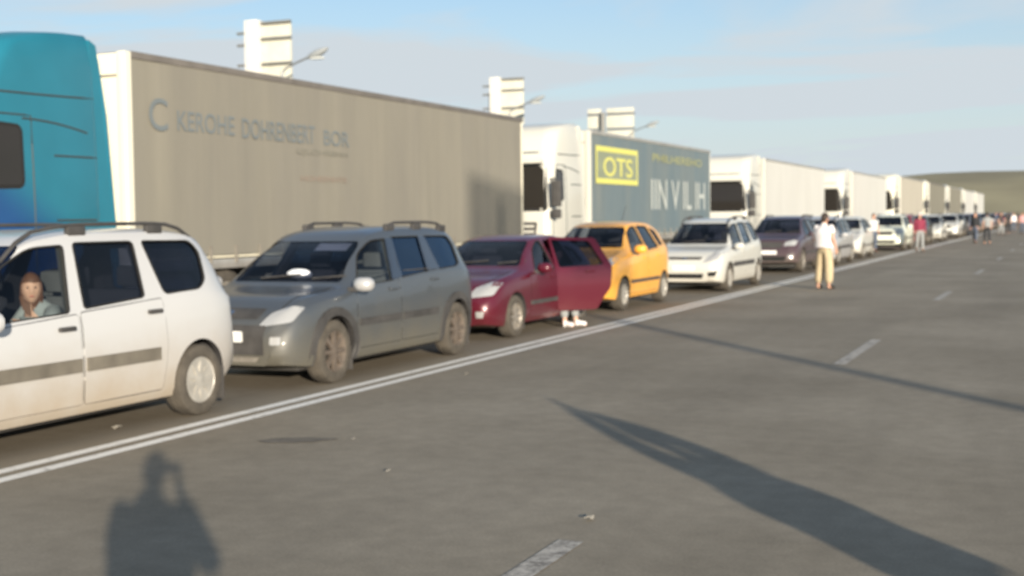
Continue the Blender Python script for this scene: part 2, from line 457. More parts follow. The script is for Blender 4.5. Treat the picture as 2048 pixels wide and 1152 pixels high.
def build_car(name, sp, pm, gl, opts):
    """full car built in its own space; returns the Empty at its base"""
    L, W = sp['L'], sp['W']; root = empty(name)
    hb = hull(sp); bvh = BVHTree.FromBMesh(hb)
    hme = bpy.data.meshes.new('hull'); hb.to_mesh(hme); hb.free()
    hme.materials.append(pm); hme.materials.append(M['interior'])
    ib = hull(sp, .055, sp['cab'][0], sp['cab'][1], 1); ime = bpy.data.meshes.new('inner'); ib.to_mesh(ime); ib.free()
    cuts = [ime]
    for wp in sp['side_windows']: cuts.append(prism(rounded(wp[0], wp[1]), 'side', -1.3, 1.3))
    ws = sp['screen']; cuts.append(prism(rounded(ws, .05), 'front', sp['screen_y'][0], sp['screen_y'][1]))
    rw = sp['rear_screen']; cuts.append(prism(rounded(rw, .06), 'front', sp['rear_y'][0], sp['rear_y'][1]))
    r = sp['wheel_r']
    for y in sp['axles']:
        for s in (-1, 1):
            c = bmesh.new(); lathe_x(c, [(0, .001), (0, r*1.16), (.5, r*1.16), (.5, .001)], 40, 0, 1)
            bmesh.ops.remove_doubles(c, verts=c.verts[:], dist=.003)
            bmesh.ops.translate(c, verts=c.verts, vec=(W-.27 if s > 0 else -(W-.27)-.5, y, r))
            bmesh.ops.recalc_face_normals(c, faces=c.faces[:])
            for f in c.faces: f.material_index = 1
            me = bpy.data.meshes.new('c'); c.to_mesh(me); c.free(); cuts.append(me)
    if opts.get('open_door'):
        cuts.append(prism(rounded(sp['doors'][1], .04), 'side', W-.3, W+.3))
    bme = apply_bool(hme, cuts)
    for p in bme.polygons: p.use_smooth = True
    bme.set_sharp_from_angle(angle=R(32))
    bme.name = 'body'
    body = obj('body', bme, None, root)
    # glazing
    for wp in sp['side_windows']:
        pol = grow(rounded(wp[0], wp[1]), .012)
        for s in (-1, 1):
            if opts.get('open_door') and s > 0 and wp is sp['side_windows'][1]: continue
            gm = gl[wp[2]]
            obj('side_window', project(pol, 'side', bvh, -.014, .005, .15, side=s), M[gm], root)
            # rubber surround
            pr = rounded(wp[0], wp[1]); bm = bmesh.new()
            pts = []
            for (y, z) in pr:
                h = bvh.ray_cast(Vector((s*6, y, z)), Vector((-s, 0, 0)))
                if h[0]: pts.append(h[0])
            if pts: tube(bm, pts+[pts[0]], .009, 5, False); obj('window_seal', bm, M['seam'], root)
    for q in opts.get('pillar_trim', []):
        for s in (-1, 1): obj('pillar_trim', project(q, 'side', bvh, .009, .012, .06, side=s), M['gloss_trim'], root)
    obj('windscreen', project(grow(rounded(ws, .05), .015), 'front', bvh, -.012, .005, .12), M[gl[3]], root)
    obj('rear_window', project(grow(rounded(rw, .06), .015), 'rear', bvh, -.012, .005, .15), M[gl[2]], root)
    # wipers
    for xx in (-.25, .42):
        bm = bmesh.new(); pts = []
        for k in range(5):
            t = k/4; x = xx+.5*t-.1; z = sp['screen'][0][1]+.03+.04*t
            h = bvh.ray_cast(Vector((x, -6, z)), Vector((0, 1, 0)))
            if h[0]: pts.append(h[0]+Vector((0, -.012, .008)))
        if len(pts) > 1: tube(bm, pts, .009, 5); obj('wiper', bm, M['plastic'], root)
    # doors
    for s in (-1, 1):
        for i, dp in enumerate(sp['doors']):
            if opts.get('open_door') and s > 0 and i == 1:
                full = rounded(sp['full_door'], .05); bm = project(full, 'side', bvh, .003, .07, .1, side=s)
                me = new_mesh('door', bm); me.materials.append(pm); me.materials.append(M['interior'])
                wme = prism(rounded(sp['side_windows'][1][0], .04), 'side', .2, 1.4)
                me = apply_bool(me, [wme])
                for p in me.polygons: p.use_smooth = True
                me.set_sharp_from_angle(angle=R(30))
                d = obj('door', me, None, root)
                d['label'] = 'wide open maroon rear door'
                obj('window', project(grow(rounded(sp['side_windows'][1][0], .04), .012), 'side', bvh, -.03, .006, .15, side=s), M['dark_glass'], d)
                hx, hy = W, dp[0][0]
                hm = bmesh.new(); box(hm, W+.005, W+.03, dp[1][0]-.2, dp[1][0]-.04, .86, .89, .008); obj('handle', hm, pm, d)
                a = R(opts['open_door'])
                rot = Matrix.Rotation(-a, 4, 'Z'); hv = Vector((hx, hy, 0))
                d.matrix_basis = Matrix.Translation(hv) @ rot @ Matrix.Translation(-hv)
                continue
            obj('door_gap', project(grow(rounded(dp, .035), .008), 'side', bvh, .001, .01, .12, side=s), M['seam'], root)
            d = obj('door', project(rounded(dp, .03), 'side', bvh, .005, .012, .12, side=s), pm, root, angle=25)
            yr = max(p[0] for p in dp); zb = max(p[1] for p in dp)
            hy = sp.get('handle_y', [yr-.13]*2)
            hy = yr-.14
            hz = zb-.10
            h = bvh.ray_cast(Vector((s*6, hy, hz)), Vector((-s, 0, 0)))
            if h[0]:
                hm = bmesh.new(); x = abs(h[0].x)
                a_, b_ = (x+.005, x+.04) if s > 0 else (-x-.04, -x-.005)
                box(hm, a_, b_, hy-.1, hy+.07, hz-.018, hz+.018, .012); obj('handle', hm, M['plastic'] if opts.get('dark_handles') else pm, d)
            if sp.get('mould'):
                z0, z1, ya, yb = sp['mould']
                a0, a1 = max(ya, min(p[0] for p in dp)+.015), min(yb, yr-.015)
                if i == 1: a1 = yb
                if a1-a0 > .1:
                    obj('side_moulding', project([(a0, z0), (a1, z0), (a1, z1), (a0, z1)], 'side', bvh, .022, .02, .12, side=s), M[opts.get('mould_mat', 'plastic')], d)
    if sp.get('mould') and sp['mould'][2] < sp['doors'][0][0][0]-.1:
        z0, z1, ya, yb = sp['mould']
        for s in (-1, 1):
            obj('side_moulding', project([(ya, z0), (sp['doors'][0][0][0]-.02, z0), (sp['doors'][0][0][0]-.02, z1), (ya, z1)], 'side', bvh, .018, .02, .12, side=s), M[opts.get('mould_mat', 'plastic')], root)
    # nose
    for p in ([sp['headlight'], mirror_poly(sp['headlight'])]):
        obj('headlight', project(rounded(p, .03), 'front', bvh, .008, .03, .05), M['lamp'], root)
    for nm, pl, mt in sp['front_bits']:
        for q in ([pl] if nm in ('grille', 'number_plate', 'lower_intake', 'badge', 'skid_plate', 'bonnet_edge') else [pl, mirror_poly(pl)]):
            obj(nm, project(rounded(q, .015), 'front', bvh, .010 if nm not in ('number_plate', 'badge') else .03, .02, .08), M[mt], root)
    # bonnet shut line
    for s in (-1, 1):
        bm = bmesh.new(); pts = []
        for k in range(12):
            y = .25+k*(sp['cab'][0]-.25)/11; x = s*W*(.68+.10*min(1, k/6))
            h = bvh.ray_cast(Vector((x, y, 4)), Vector((0, 0, -1)))
            if h[0]: pts.append(h[0]+Vector((0, 0, .0005)))
        tube(bm, pts, .006, 4); obj('bonnet_gap', bm, M['seam'], root)
    # tail
    for q in (sp['tail'], mirror_poly(sp['tail'])):
        obj('tail_light', project(rounded(q, .02), 'rear', bvh, .01, .03, .08), M['red_lamp'], root)
    obj('rear_number_plate', project([(-.26, .72), (.26, .72), (.26, .83), (-.26, .83)], 'rear', bvh, .012, .01, .2), M['plate'], root)
    # mirrors
    my, mz = sp['mirror']
    for s in (-1, 1):
        bm = bmesh.new(); bmesh.ops.create_uvsphere(bm, u_segments=16, v_segments=10, radius=1)
        for v in bm.verts:
            v.co.x = max(-.9, min(.9, v.co.x))*.125; v.co.y = (v.co.y if v.co.y < .3 else .3)*.10; v.co.z = max(-.85, min(.85, v.co.z))*.088
        bmesh.ops.translate(bm, verts=bm.verts, vec=(s*(W+.11), my, mz))
        mo = obj('side_mirror', bm, M[opts['mirror_mat']] if opts.get('mirror_mat') else pm, root)
        bm = bmesh.new(); box(bm, min(s*(W-.08), s*(W+.05)), max(s*(W-.08), s*(W+.05)), my-.03, my+.04, mz-.08, mz-.03, .01)
        obj('bracket', bm, M['plastic'], mo)
    # antenna and roof rails
    if sp.get('rails'):
        for s in (-1, 1):
            for (ya, yb, hgt) in sp['rails']:
                bm = bmesh.new(); pts = []; n = 14
                for k in range(n+1):
                    y = ya+(yb-ya)*k/n; e = min(1, min(k, n-k)/2.0)
                    h = bvh.ray_cast(Vector((s*sp['rail_x'], y, 4)), Vector((0, 0, -1)))
                    pts.append(Vector((s*sp['rail_x'], y, h[0].z-.01+hgt*math.sin(e*math.pi/2))))
                tube(bm, pts, .017, 7)
                ro = obj('roof_rail', bm, M['plastic'], root)
                feet = sp.get('rail_feet') or [ya+.10, (ya+yb)/2, yb-.10]
                for fy in feet:
                    h = bvh.ray_cast(Vector((s*sp['rail_x'], fy, 4)), Vector((0, 0, -1)))
                    fb = bmesh.new(); box(fb, s*sp['rail_x']-.028, s*sp['rail_x']+.028, fy-.10, fy+.10, h[0].z-.02, h[0].z+hgt*.75, .02); obj('rail_foot', fb, M['plastic'], ro)
    # wheels and arches
    for y in sp['axles']:
        for s in (-1, 1):
            w = wheel(root, s*(W-.105), y, r, s, opts.get('rim', 'cap'), .2, M[opts.get('rim_mat', 'hubcap')])
            if opts.get('arch'):
                pol = arc(y, r, r*1.40, -14, 194, 16)+arc(y, r, r*1.13, 198, -18, 16)
                obj('wheel_arch', project(pol, 'side', bvh, .022, .03, .2, side=s), M['plastic'], root)
            fb = bmesh.new(); box(fb, min(s*(W-.2), s*(W-.04)), max(s*(W-.2), s*(W-.04)), y+r*1.12, y+r*1.17, .1, .4, .004)
            obj('mud_flap', fb, M['plastic'], root)
    # cabin
    y0 = sp['cab'][0]
    db = bmesh.new(); box(db, -(W-.14), W-.14, y0+.08, y0+.5, .62, sp['screen'][0][1]-.05, .05); obj('dashboard', db, M['interior'], root)
    for x in (-.37, .37): seat(root, x, y0+1.28)
    seat(root, 0, y0+2.25, 1.25, 'rear_seat')
    sb = bmesh.new(); pts = [(0.37+.18*math.cos(a), y0+.62, .88+.18*math.sin(a)) for a in [2*math.pi*k/20 for k in range(21)]]
    tube(sb, pts, .015, 6, False); tube(sb, [(.37, y0+.45, .86), (.37, y0+.62, .88)], .03, 6); tube(sb, [(.2, y0+.62, .88), (.54, y0+.62, .88)], .016, 5)
    obj('steering_wheel', sb, M['plastic'], root)
    ub = bmesh.new(); box(ub, -W*.8, W*.8, .35, L-.4, .17, .26, .02); obj('underbody', ub, M['truck_frame'], root)
    eb = bmesh.new(); tube(eb, [(-.45, L-.5, .22), (-.45, L-.03, .22)], .028, 8); obj('exhaust', eb, M['truck_frame'], root)
    if opts.get('visor'):
        x0, x1, z0, z1 = opts['visor']
        obj('sun_visor', project([(x0, z0), (x1, z0), (x1, z1), (x0, z1)], 'front', bvh, -.04, .012, .1), M['paper'], root)
    if opts.get('antenna'):
        ab = bmesh.new(); h = bvh.ray_cast(Vector((0, opts['antenna'], 4)), Vector((0, 0, -1))); tube(ab, [h[0], h[0]+Vector((0, .25, .3))], .006, 5); obj('antenna', ab, M['plastic'], root)
    root['_'] = 0; del root['_']
    return root, bvh

EST = dict(L=4.35, W=.875, roof=.60, cab=(1.02, 4.10), nose=.17,
    top=[(0, .60), (.05, .72), (.16, .82), (.5, .935), (.95, 1.0), (1.15, 1.035), (1.5, 1.29), (1.85, 1.52), (2.1, 1.615), (2.6, 1.665), (3.4, 1.665), (3.88, 1.635), (4.07, 1.585), (4.17, 1.45), (4.24, 1.22), (4.29, .98), (4.325, .8), (4.35, .62)],
    belt=[(0, .55), (.3, .82), (1.1, .93), (1.4, .955), (2.3, 1.01), (3.1, 1.065), (3.9, 1.08), (4.35, 1.02)],
    bot=[(0, .25), (.5, .2), (3.9, .2), (4.35, .30)],
    side_windows=[([(1.36, .98), (2.16, 1.02), (2.34, 1.535), (2.0, 1.52), (1.68, 1.37)], [.03, .03, .04, .1, .1], 0),
                  ([(2.33, 1.04), (3.04, 1.09), (3.15, 1.55), (2.45, 1.55)], [.03, .04, .05, .04], 1),
                  ([(3.30, 1.10), (3.80, 1.12), (3.93, 1.20), (4.00, 1.44), (3.92, 1.54), (3.26, 1.55)], [.05, .09, .06, .06, .06, .04], 2)],
    screen=[(-.70, 1.07), (.70, 1.07), (.56, 1.54), (-.56, 1.54)], screen_y=(.85, 2.05),
    rear_screen=[(-.56, 1.08), (.56, 1.08), (.50, 1.47), (-.50, 1.47)], rear_y=(4.0, 4.7),
    doors=[[(1.24, .30), (2.24, .30), (2.24, 1.0), (1.30, .94)], [(2.27, .30), (3.20, .30), (3.24, .46), (3.27, .66), (3.24, 1.065), (2.27, 1.01)]],
    full_door=[(2.39, .30), (3.2, .30), (3.30, .46), (3.42, .66), (3.46, .98), (3.24, 1.54), (2.35, 1.54)],
    mould=(.555, .66, 1.1, 3.16), axles=(.82, 3.725), wheel_r=.315, mirror=(1.22, 1.02),
    headlight=[(.43, .66), (.74, .74), (.80, .90), (.66, .90), (.50, .80)],
    front_bits=[('grille', [(-.36, .74), (.36, .74), (.40, .80), (-.40, .80)], 'plastic'), ('badge', [(-.07, .755), (0, .735), (.07, .755), (.045, .79), (-.045, .79)], 'chrome'),
                ('number_plate', [(-.26, .50), (.26, .50), (.26, .61), (-.26, .61)], 'plate'),
                ('lower_intake', [(-.42, .32), (.42, .32), (.46, .43), (-.46, .43)], 'seam'), ('fog_light', [(.57, .37), (.72, .37), (.76, .50), (.55, .46)], 'seam')],
    tail=[(.60, .86), (.76, .86), (.70, 1.12), (.61, 1.12)], rails=[(1.75, 4.0, .08)], rail_feet=[2.55, 3.5], rail_x=.555)

import copy as _c
HATCH = _c.deepcopy(EST)   # small tall five-door
HATCH.update(L=3.6, W=.80, roof=.53, cab=(.86, 3.38), nose=.2,
    top=[(0, .60), (.05, .72), (.14, .82), (.4, .93), (.75, 1.0), (.95, 1.05), (1.25, 1.28), (1.55, 1.46), (1.8, 1.53), (2.2, 1.555), (2.8, 1.54), (3.2, 1.48), (3.36, 1.40), (3.45, 1.2), (3.52, 1.0), (3.57, .8), (3.6, .62)],
    belt=[(0, .55), (.3, .82), (.9, .95), (1.3, .97), (2.6, 1.03), (3.6, 1.05)], bot=[(0, .24), (.4, .19), (3.1, .19), (3.6, .28)],
    side_windows=[([(1.24, 1.0), (2.02, 1.02), (1.98, 1.46), (1.75, 1.45), (1.52, 1.36)], [.03, .03, .04, .1, .1], 0), ([(2.12, 1.025), (2.80, 1.06), (2.66, 1.45), (2.07, 1.465)], [.03, .04, .06, .04], 1),
                  ([(2.92, 1.08), (3.15, 1.10), (3.10, 1.36), (2.78, 1.42)], [.03, .04, .05, .03], 2)],
    screen=[(-.64, 1.09), (.64, 1.09), (.50, 1.45), (-.50, 1.45)], screen_y=(.7, 1.75),
    rear_screen=[(-.5, 1.1), (.5, 1.1), (.44, 1.38), (-.44, 1.38)], rear_y=(3.25, 3.9),
    doors=[[(1.0, .29), (2.04, .29), (2.04, .99), (1.06, .94)], [(2.07, .29), (2.62, .29), (2.72, .46), (2.82, .62), (2.86, 1.02), (2.07, .99)]],
    full_door=[(2.07, .29), (2.62, .29), (2.72, .46), (2.82, .62), (2.86, 1.02), (2.72, 1.49), (2.04, 1.49)],
    mould=(.46, .52, 1.02, 2.7), axles=(.70, 3.07), wheel_r=.285, mirror=(1.26, 1.06),
    headlight=[(.40, .66), (.66, .68), (.75, .90), (.66, .94), (.46, .82)],
    front_bits=[('grille', [(-.30, .72), (.30, .72), (.34, .77), (-.34, .77)], 'plastic'), ('number_plate', [(-.26, .48), (.26, .48), (.26, .59), (-.26, .59)], 'plate'),
                ('lower_intake', [(-.40, .31), (.40, .31), (.44, .42), (-.44, .42)], 'seam'), ('fog_light', [(.52, .38), (.62, .38), (.64, .46), (.52, .46)], 'lamp')],
    tail=[(.50, .80), (.68, .80), (.64, 1.05), (.55, 1.05)], rails=None)
FIVE = _c.deepcopy(EST)    # low five-door family car, shorter tail
FIVE.update(L=4.2, W=.85, roof=.57, cab=(1.02, 3.9), nose=.2,
    top=[(0, .56), (.05, .66), (.16, .76), (.5, .86), (.95, .93), (1.18, .98), (1.6, 1.22), (1.98, 1.39), (2.3, 1.445), (2.8, 1.46), (3.3, 1.42), (3.7, 1.32), (3.95, 1.18), (4.08, 1.0), (4.16, .8), (4.2, .62)],
    belt=[(0, .52), (.3, .76), (1.1, .88), (1.5, .90), (2.6, .93), (3.9, .99), (4.2, 1.0)],
    bot=[(0, .22), (.5, .17), (3.7, .17), (4.2, .28)],
    side_windows=[([(1.60, .925), (2.33, .935), (2.29, 1.365), (2.16, 1.355), (1.92, 1.25)], [.03, .03, .04, .1, .1], 0), ([(2.44, .94), (3.22, .965), (3.06, 1.34), (2.40, 1.37)], [.03, .04, .08, .04], 1),
                  ([(3.32, .98), (3.62, 1.0), (3.52, 1.18), (3.20, 1.27)], [.03, .03, .05, .03], 2)],
    screen=[(-.68, 1.01), (.68, 1.01), (.53, 1.365), (-.53, 1.365)], screen_y=(.85, 2.2),
    rear_screen=[(-.54, 1.06), (.54, 1.06), (.47, 1.27), (-.47, 1.27)], rear_y=(3.62, 4.5),
    doors=[[(1.30, .27), (2.36, .27), (2.36, .915), (1.36, .875)], [(2.39, .27), (3.08, .27), (3.2, .46), (3.30, .6), (3.34, .94), (2.39, .92)]],
    full_door=[(2.39, .27), (3.08, .27), (3.2, .46), (3.32, .6), (3.36, .95), (3.18, 1.39), (2.37, 1.41)],
    mould=(.44, .50, 1.2, 3.15), axles=(.80, 3.38), wheel_r=.305, mirror=(1.6, .97),
    headlight=[(.42, .60), (.76, .64), (.80, .80), (.66, .82), (.48, .74)],
    front_bits=[('grille', [(-.34, .64), (.34, .64), (.38, .71), (-.38, .71)], 'plastic'), ('number_plate', [(-.26, .44), (.26, .44), (.26, .55), (-.26, .55)], 'plate'),
                ('lower_intake', [(-.42, .27), (.42, .27), (.46, .38), (-.46, .38)], 'seam'), ('fog_light', [(.56, .33), (.66, .33), (.68, .42), (.56, .42)], 'lamp')],
    tail=[(.50, .78), (.78, .82), (.74, 1.0), (.54, .98)], rails=None)
SUV = _c.deepcopy(EST)
SUV.update(L=4.5, W=.91, roof=.63,
    top=[(0, .66), (.05, .82), (.14, .94), (.5, 1.04), (.95, 1.09), (1.15, 1.13), (1.55, 1.38), (1.9, 1.58), (2.2, 1.66), (2.8, 1.70), (3.6, 1.67), (4.05, 1.60), (4.22, 1.48), (4.32, 1.28), (4.4, 1.05), (4.46, .85), (4.5, .68)],
    belt=[(0, .6), (.3, .9), (1.1, 1.02), (1.5, 1.05), (2.6, 1.08), (4.5, 1.12)], bot=[(0, .32), (.5, .27), (3.9, .27), (4.5, .36)],
    side_windows=[([(1.52, 1.085), (2.33, 1.10), (2.28, 1.58), (2.10, 1.57), (1.86, 1.46)], [.03, .03, .04, .1, .1], 0), ([(2.44, 1.10), (3.30, 1.13), (3.16, 1.58), (2.38, 1.59)], [.03, .04, .05, .04], 1),
                  ([(3.44, 1.14), (4.02, 1.17), (3.96, 1.50), (3.28, 1.57)], [.04, .06, .06, .04], 2)],
    screen=[(-.72, 1.17), (.72, 1.17), (.58, 1.585), (-.58, 1.585)], screen_y=(.85, 2.1),
    rear_screen=[(-.56, 1.2), (.56, 1.2), (.50, 1.5), (-.50, 1.5)], rear_y=(4.1, 4.8),
    doors=[[(1.24, .38), (2.36, .38), (2.36, 1.07), (1.30, 1.03)], [(2.39, .38), (3.10, .38), (3.26, .56), (3.40, .74), (3.46, 1.09), (2.39, 1.08)]],
    mould=(.55, .62, 1.25, 3.2), axles=(.86, 3.5), wheel_r=.35, mirror=(1.55, 1.14),
    headlight=[(.44, .80), (.78, .82), (.84, .96), (.70, .98), (.48, .92)],
    front_bits=[('grille', [(-.38, .74), (.38, .74), (.42, .92), (-.42, .92)], 'plastic'), ('number_plate', [(-.26, .56), (.26, .56), (.26, .67), (-.26, .67)], 'plate'),
                ('lower_intake', [(-.5, .36), (.5, .36), (.54, .5), (-.54, .5)], 'seam'), ('fog_light', [(.60, .44), (.72, .44), (.72, .54), (.6, .54)], 'lamp')],
    tail=[(.60, .95), (.78, .95), (.72, 1.15), (.62, 1.15)], rails=[(2.2, 4.0, .06)], rail_x=.57)

GRP = 'cars queuing nose to tail beside the solid line'
def place(root, lat, al, jaw=0):
    root.location = (-lat, al, 0); root.rotation_euler = (0, 0, jaw); return root

def at(lat, al, z=0): return Vector((-lat, al, z))
# ------------------------------------------------------------------ ground, road, hills
def asphalt():
    m = bpy.data.materials.new('asphalt'); m.use_nodes = True; t = m.node_tree; p = t.nodes['Principled BSDF']
    c = t.nodes.new('ShaderNodeTexCoord')
    def noise(s, d, sc=None, r=.6):
        n = t.nodes.new('ShaderNodeTexNoise'); n.inputs['Scale'].default_value = s; n.inputs['Detail'].default_value = d; n.inputs['Roughness'].default_value = r
        if sc:
            mp_ = t.nodes.new('ShaderNodeMapping'); mp_.inputs['Scale'].default_value = sc; t.links.new(c.outputs['Object'], mp_.inputs[0]); t.links.new(mp_.outputs[0], n.inputs[0])
        else: t.links.new(c.outputs['Object'], n.inputs[0])
        return n
    big = noise(.35, 5); lane = noise(.9, 4, (1, .06, 1)); fine = noise(55, 3); mid = noise(6, 6)
    cr = t.nodes.new('ShaderNodeValToRGB'); cr.color_ramp.elements[0].position = .36; cr.color_ramp.elements[1].position = .64
    cr.color_ramp.elements[0].color = (.235, .202, .152, 1); cr.color_ramp.elements[1].color = (.305, .265, .205, 1)
    t.links.new(big.outputs[0], cr.inputs[0])
    def val(n, a, b, lo=.3, hi=.7):
        q = t.nodes.new('ShaderNodeMapRange'); q.inputs[1].default_value = lo; q.inputs[2].default_value = hi; q.inputs[3].default_value = a; q.inputs[4].default_value = b
        t.links.new(n.outputs[0], q.inputs[0]); return q
    prev = cr
    for q in (val(lane, .90, 1.08), val(fine, .88, 1.12), val(mid, .90, 1.10)):
        h = t.nodes.new('ShaderNodeHueSaturation'); t.links.new(prev.outputs[0], h.inputs['Color']); t.links.new(q.outputs[0], h.inputs['Value']); prev = h
    # darker, mottled brown across the queue lane (object space, x from -6.9 to -14)
    s = t.nodes.new('ShaderNodeSeparateXYZ'); t.links.new(c.outputs['Object'], s.inputs[0])
    e = t.nodes.new('ShaderNodeMapRange'); e.inputs[1].default_value = -6.6; e.inputs[2].default_value = -7.4; e.inputs[3].default_value = 0; e.inputs[4].default_value = .6; t.links.new(s.outputs[0], e.inputs[0])
    mm = t.nodes.new('ShaderNodeMath'); mm.operation = 'MULTIPLY'; t.links.new(e.outputs[0], mm.inputs[0]); t.links.new(val(mid, .3, 1).outputs[0], mm.inputs[1])
    x = t.nodes.new('ShaderNodeMix'); x.data_type = 'RGBA'; x.inputs[7].default_value = (.11, .085, .058, 1)
    t.links.new(mm.outputs[0], x.inputs[0]); t.links.new(prev.outputs[0], x.inputs[6]); t.links.new(x.outputs[2], p.inputs['Base Color'])
    p.inputs['Roughness'].default_value = .85; p.inputs['Specular IOR Level'].default_value = .25
    b = t.nodes.new('ShaderNodeBump'); b.inputs['Strength'].default_value = .12; b.inputs['Distance'].default_value = .004
    t.links.new(fine.outputs[0], b.inputs['Height']); t.links.new(b.outputs[0], p.inputs['Normal'])
    return m
M['asphalt'] = asphalt()
def worn(name, col, under, amt):
    m = bpy.data.materials.new(name); m.use_nodes = True; t = m.node_tree; p = t.nodes['Principled BSDF']
    c = t.nodes.new('ShaderNodeTexCoord'); n = t.nodes.new('ShaderNodeTexNoise'); n.inputs['Scale'].default_value = 9; n.inputs['Detail'].default_value = 8; n.inputs['Roughness'].default_value = .75
    t.links.new(c.outputs['Object'], n.inputs[0]); q = t.nodes.new('ShaderNodeMapRange'); q.inputs[1].default_value = amt; q.inputs[2].default_value = amt+.16; t.links.new(n.outputs[0], q.inputs[0])
    x = t.nodes.new('ShaderNodeMix'); x.data_type = 'RGBA'; x.inputs[7].default_value = (*col, 1); x.inputs[6].default_value = (*under, 1)
    t.links.new(q.outputs[0], x.inputs[0]); t.links.new(x.outputs[2], p.inputs['Base Color']); p.inputs['Roughness'].default_value = .8
    return m
M['line'] = worn('road_paint', (.88, .85, .79), (.3, .27, .24), .30)
M['worn_line'] = worn('worn_road_paint', (.50, .46, .40), (.2, .18, .155), .40)
M['grass'] = mat('dry_grass_ground', (.165, .155, .07), 1, var=.35, vscale=.25)
M['hill'] = mat('hill_grass', (.285, .25, .15), 1, var=.3, vscale=.012)

bm = bmesh.new(); bmesh.ops.create_grid(bm, x_segments=4, y_segments=4, size=2500)
struct(obj('ground', bm, M['grass'], loc=(0, 0, -.06)))
bm = bmesh.new(); box(bm, -16.5, 12, -60, 700, -.2, 0)
struct(obj('road', bm, M['asphalt'], smooth=False))
def strip(bm, x0, x1, y0, y1, z=.004, n=1):
    ys = [y0+(y1-y0)*k/n for k in range(n+1)]
    a = [bm.verts.new((x0, y, z)) for y in ys]; b = [bm.verts.new((x1, y, z)) for y in ys]
    for k in range(n): bm.faces.new((a[k], b[k], b[k+1], a[k+1]))
LINE = -6.62
for d in (-.115, .115):
    bm = bmesh.new(); strip(bm, LINE+d-.06, LINE+d+.06, -50, 600, n=60)
    struct(obj('lane_line', bm, M['line'], smooth=False))
for y0 in [3.1+11.6*k-23.2 for k in range(40)]:
    bm = bmesh.new(); y1 = y0+3.1
    strip(bm, -2.46, -2.32, y0, y1); struct(obj('lane_dash', bm, M['worn_line'], smooth=False))
bm = bmesh.new(); strip(bm, 1.6, 1.75, -50, 600); struct(obj('edge_line', bm, M['worn_line'], smooth=False))
# hill on the horizon
bm = bmesh.new(); nx, ny = 90, 14; V = []
from mathutils import noise as mn
for j in range(ny+1):
    row = []
    for i in range(nx+1):
        x = -700+1900*i/nx; y = 480+420*j/ny
        t = j/ny
        # camera bearing of this column decides nothing: the ridge is a real profile along x
        ridge = interp([(-700, 10), (-330, 14), (-190, 24), (-120, 31), (-40, 36), (80, 38), (300, 30), (700, 22), (1200, 12)], x)
        z = .66*ridge*(math.sin(min(1, t*1.5)*math.pi/2))**1.2+(mn.noise(Vector((x*.01, y*.012, 3)))*3.0+mn.noise(Vector((x*.04, y*.04, 9)))*.8)*min(1, t*3)-.1
        row.append(bm.verts.new((x, y, z)))
    V.append(row)
for j in range(ny):
    for i in range(nx): bm.faces.new((V[j][i], V[j][i+1], V[j+1][i+1], V[j+1][i]))
struct(obj('hill', bm, M['hill'], angle=60))

# ------------------------------------------------------------------ people
def skin_mesh(verts, edges, rad, root=0, sub=1):
    me = bpy.data.meshes.new('s'); me.from_pydata([Vector(v) for v in verts], edges, [])
    o = bpy.data.objects.new('s', me); COL.objects.link(o)
    o.modifiers.new('skin', 'SKIN')
    sv = me.skin_vertices[0].data if me.skin_vertices else None
    if sv is None:
        bpy.context.view_layer.objects.active = o; sv = me.skin_vertices[0].data
    for i, r_ in enumerate(rad):
        sv[i].radius = r_ if isinstance(r_, tuple) else (r_, r_); sv[i].use_root = (i == root)
    s = o.modifiers.new('sub', 'SUBSURF'); s.levels = sub; s.render_levels = sub
    dg = bpy.context.evaluated_depsgraph_get(); dg.update()
    res = bpy.data.meshes.new_from_object(o.evaluated_get(dg))
    bpy.data.objects.remove(o); bpy.data.meshes.remove(me)
    return res

def head_bm(center, yaw, s=1):
    bm = bmesh.new(); bmesh.ops.create_icosphere(bm, subdivisions=4, radius=1)
    g = lambda x, z, cx, cz, w: math.exp(-((x-cx)**2+(z-cz)**2)/w**2)
    for v in bm.verts:
        x, y, z = v.co
        w = .074*(1-.22*max(0, -z)**1.5); d = .094*(1-.10*max(0, -z))
        X, Y, Z = x*w, y*d, z*.118
        if y > 0 and z < -.3: Y *= 1-.35*(-z-.3)
        if y < 0:
            X_, Z_ = X, Z; push = 0
            push += .020*math.exp(-(X_/.011)**2-((Z_+.018)/.022)**2)          # nose
            push += .007*math.exp(-(X_/.009)**2-((Z_-.012)/.02)**2)
            for e in (-.030, .030): push -= .010*g(X_, Z_, e, .014, .016)    # eye sockets
            push += .004*math.exp(-(abs(X_)-.028)**2/.02**2-((Z_-.036)/.010)**2)  # brow
            push += .006*math.exp(-(X_/.022)**2-((Z_+.055)/.009)**2)         # lips
            push += .007*math.exp(-(X_/.022)**2-((Z_+.092)/.016)**2)         # chin
            Y -= push
        v.co = (X, Y, Z)
    for sgn in (-1, 1):
        e = bmesh.new(); bmesh.ops.create_uvsphere(e, u_segments=8, v_segments=6, radius=1)
        for v in e.verts: v.co = Vector((sgn*.076+v.co.x*.008, .012+v.co.y*.016, -.004+v.co.z*.030))
        join_bm(bm, e)
    mt = Matrix.Translation(center) @ Matrix.Rotation(yaw, 4, 'Z') @ Matrix.Scale(s, 4)
    bmesh.ops.transform(bm, matrix=mt, verts=bm.verts)
    return bm, mt

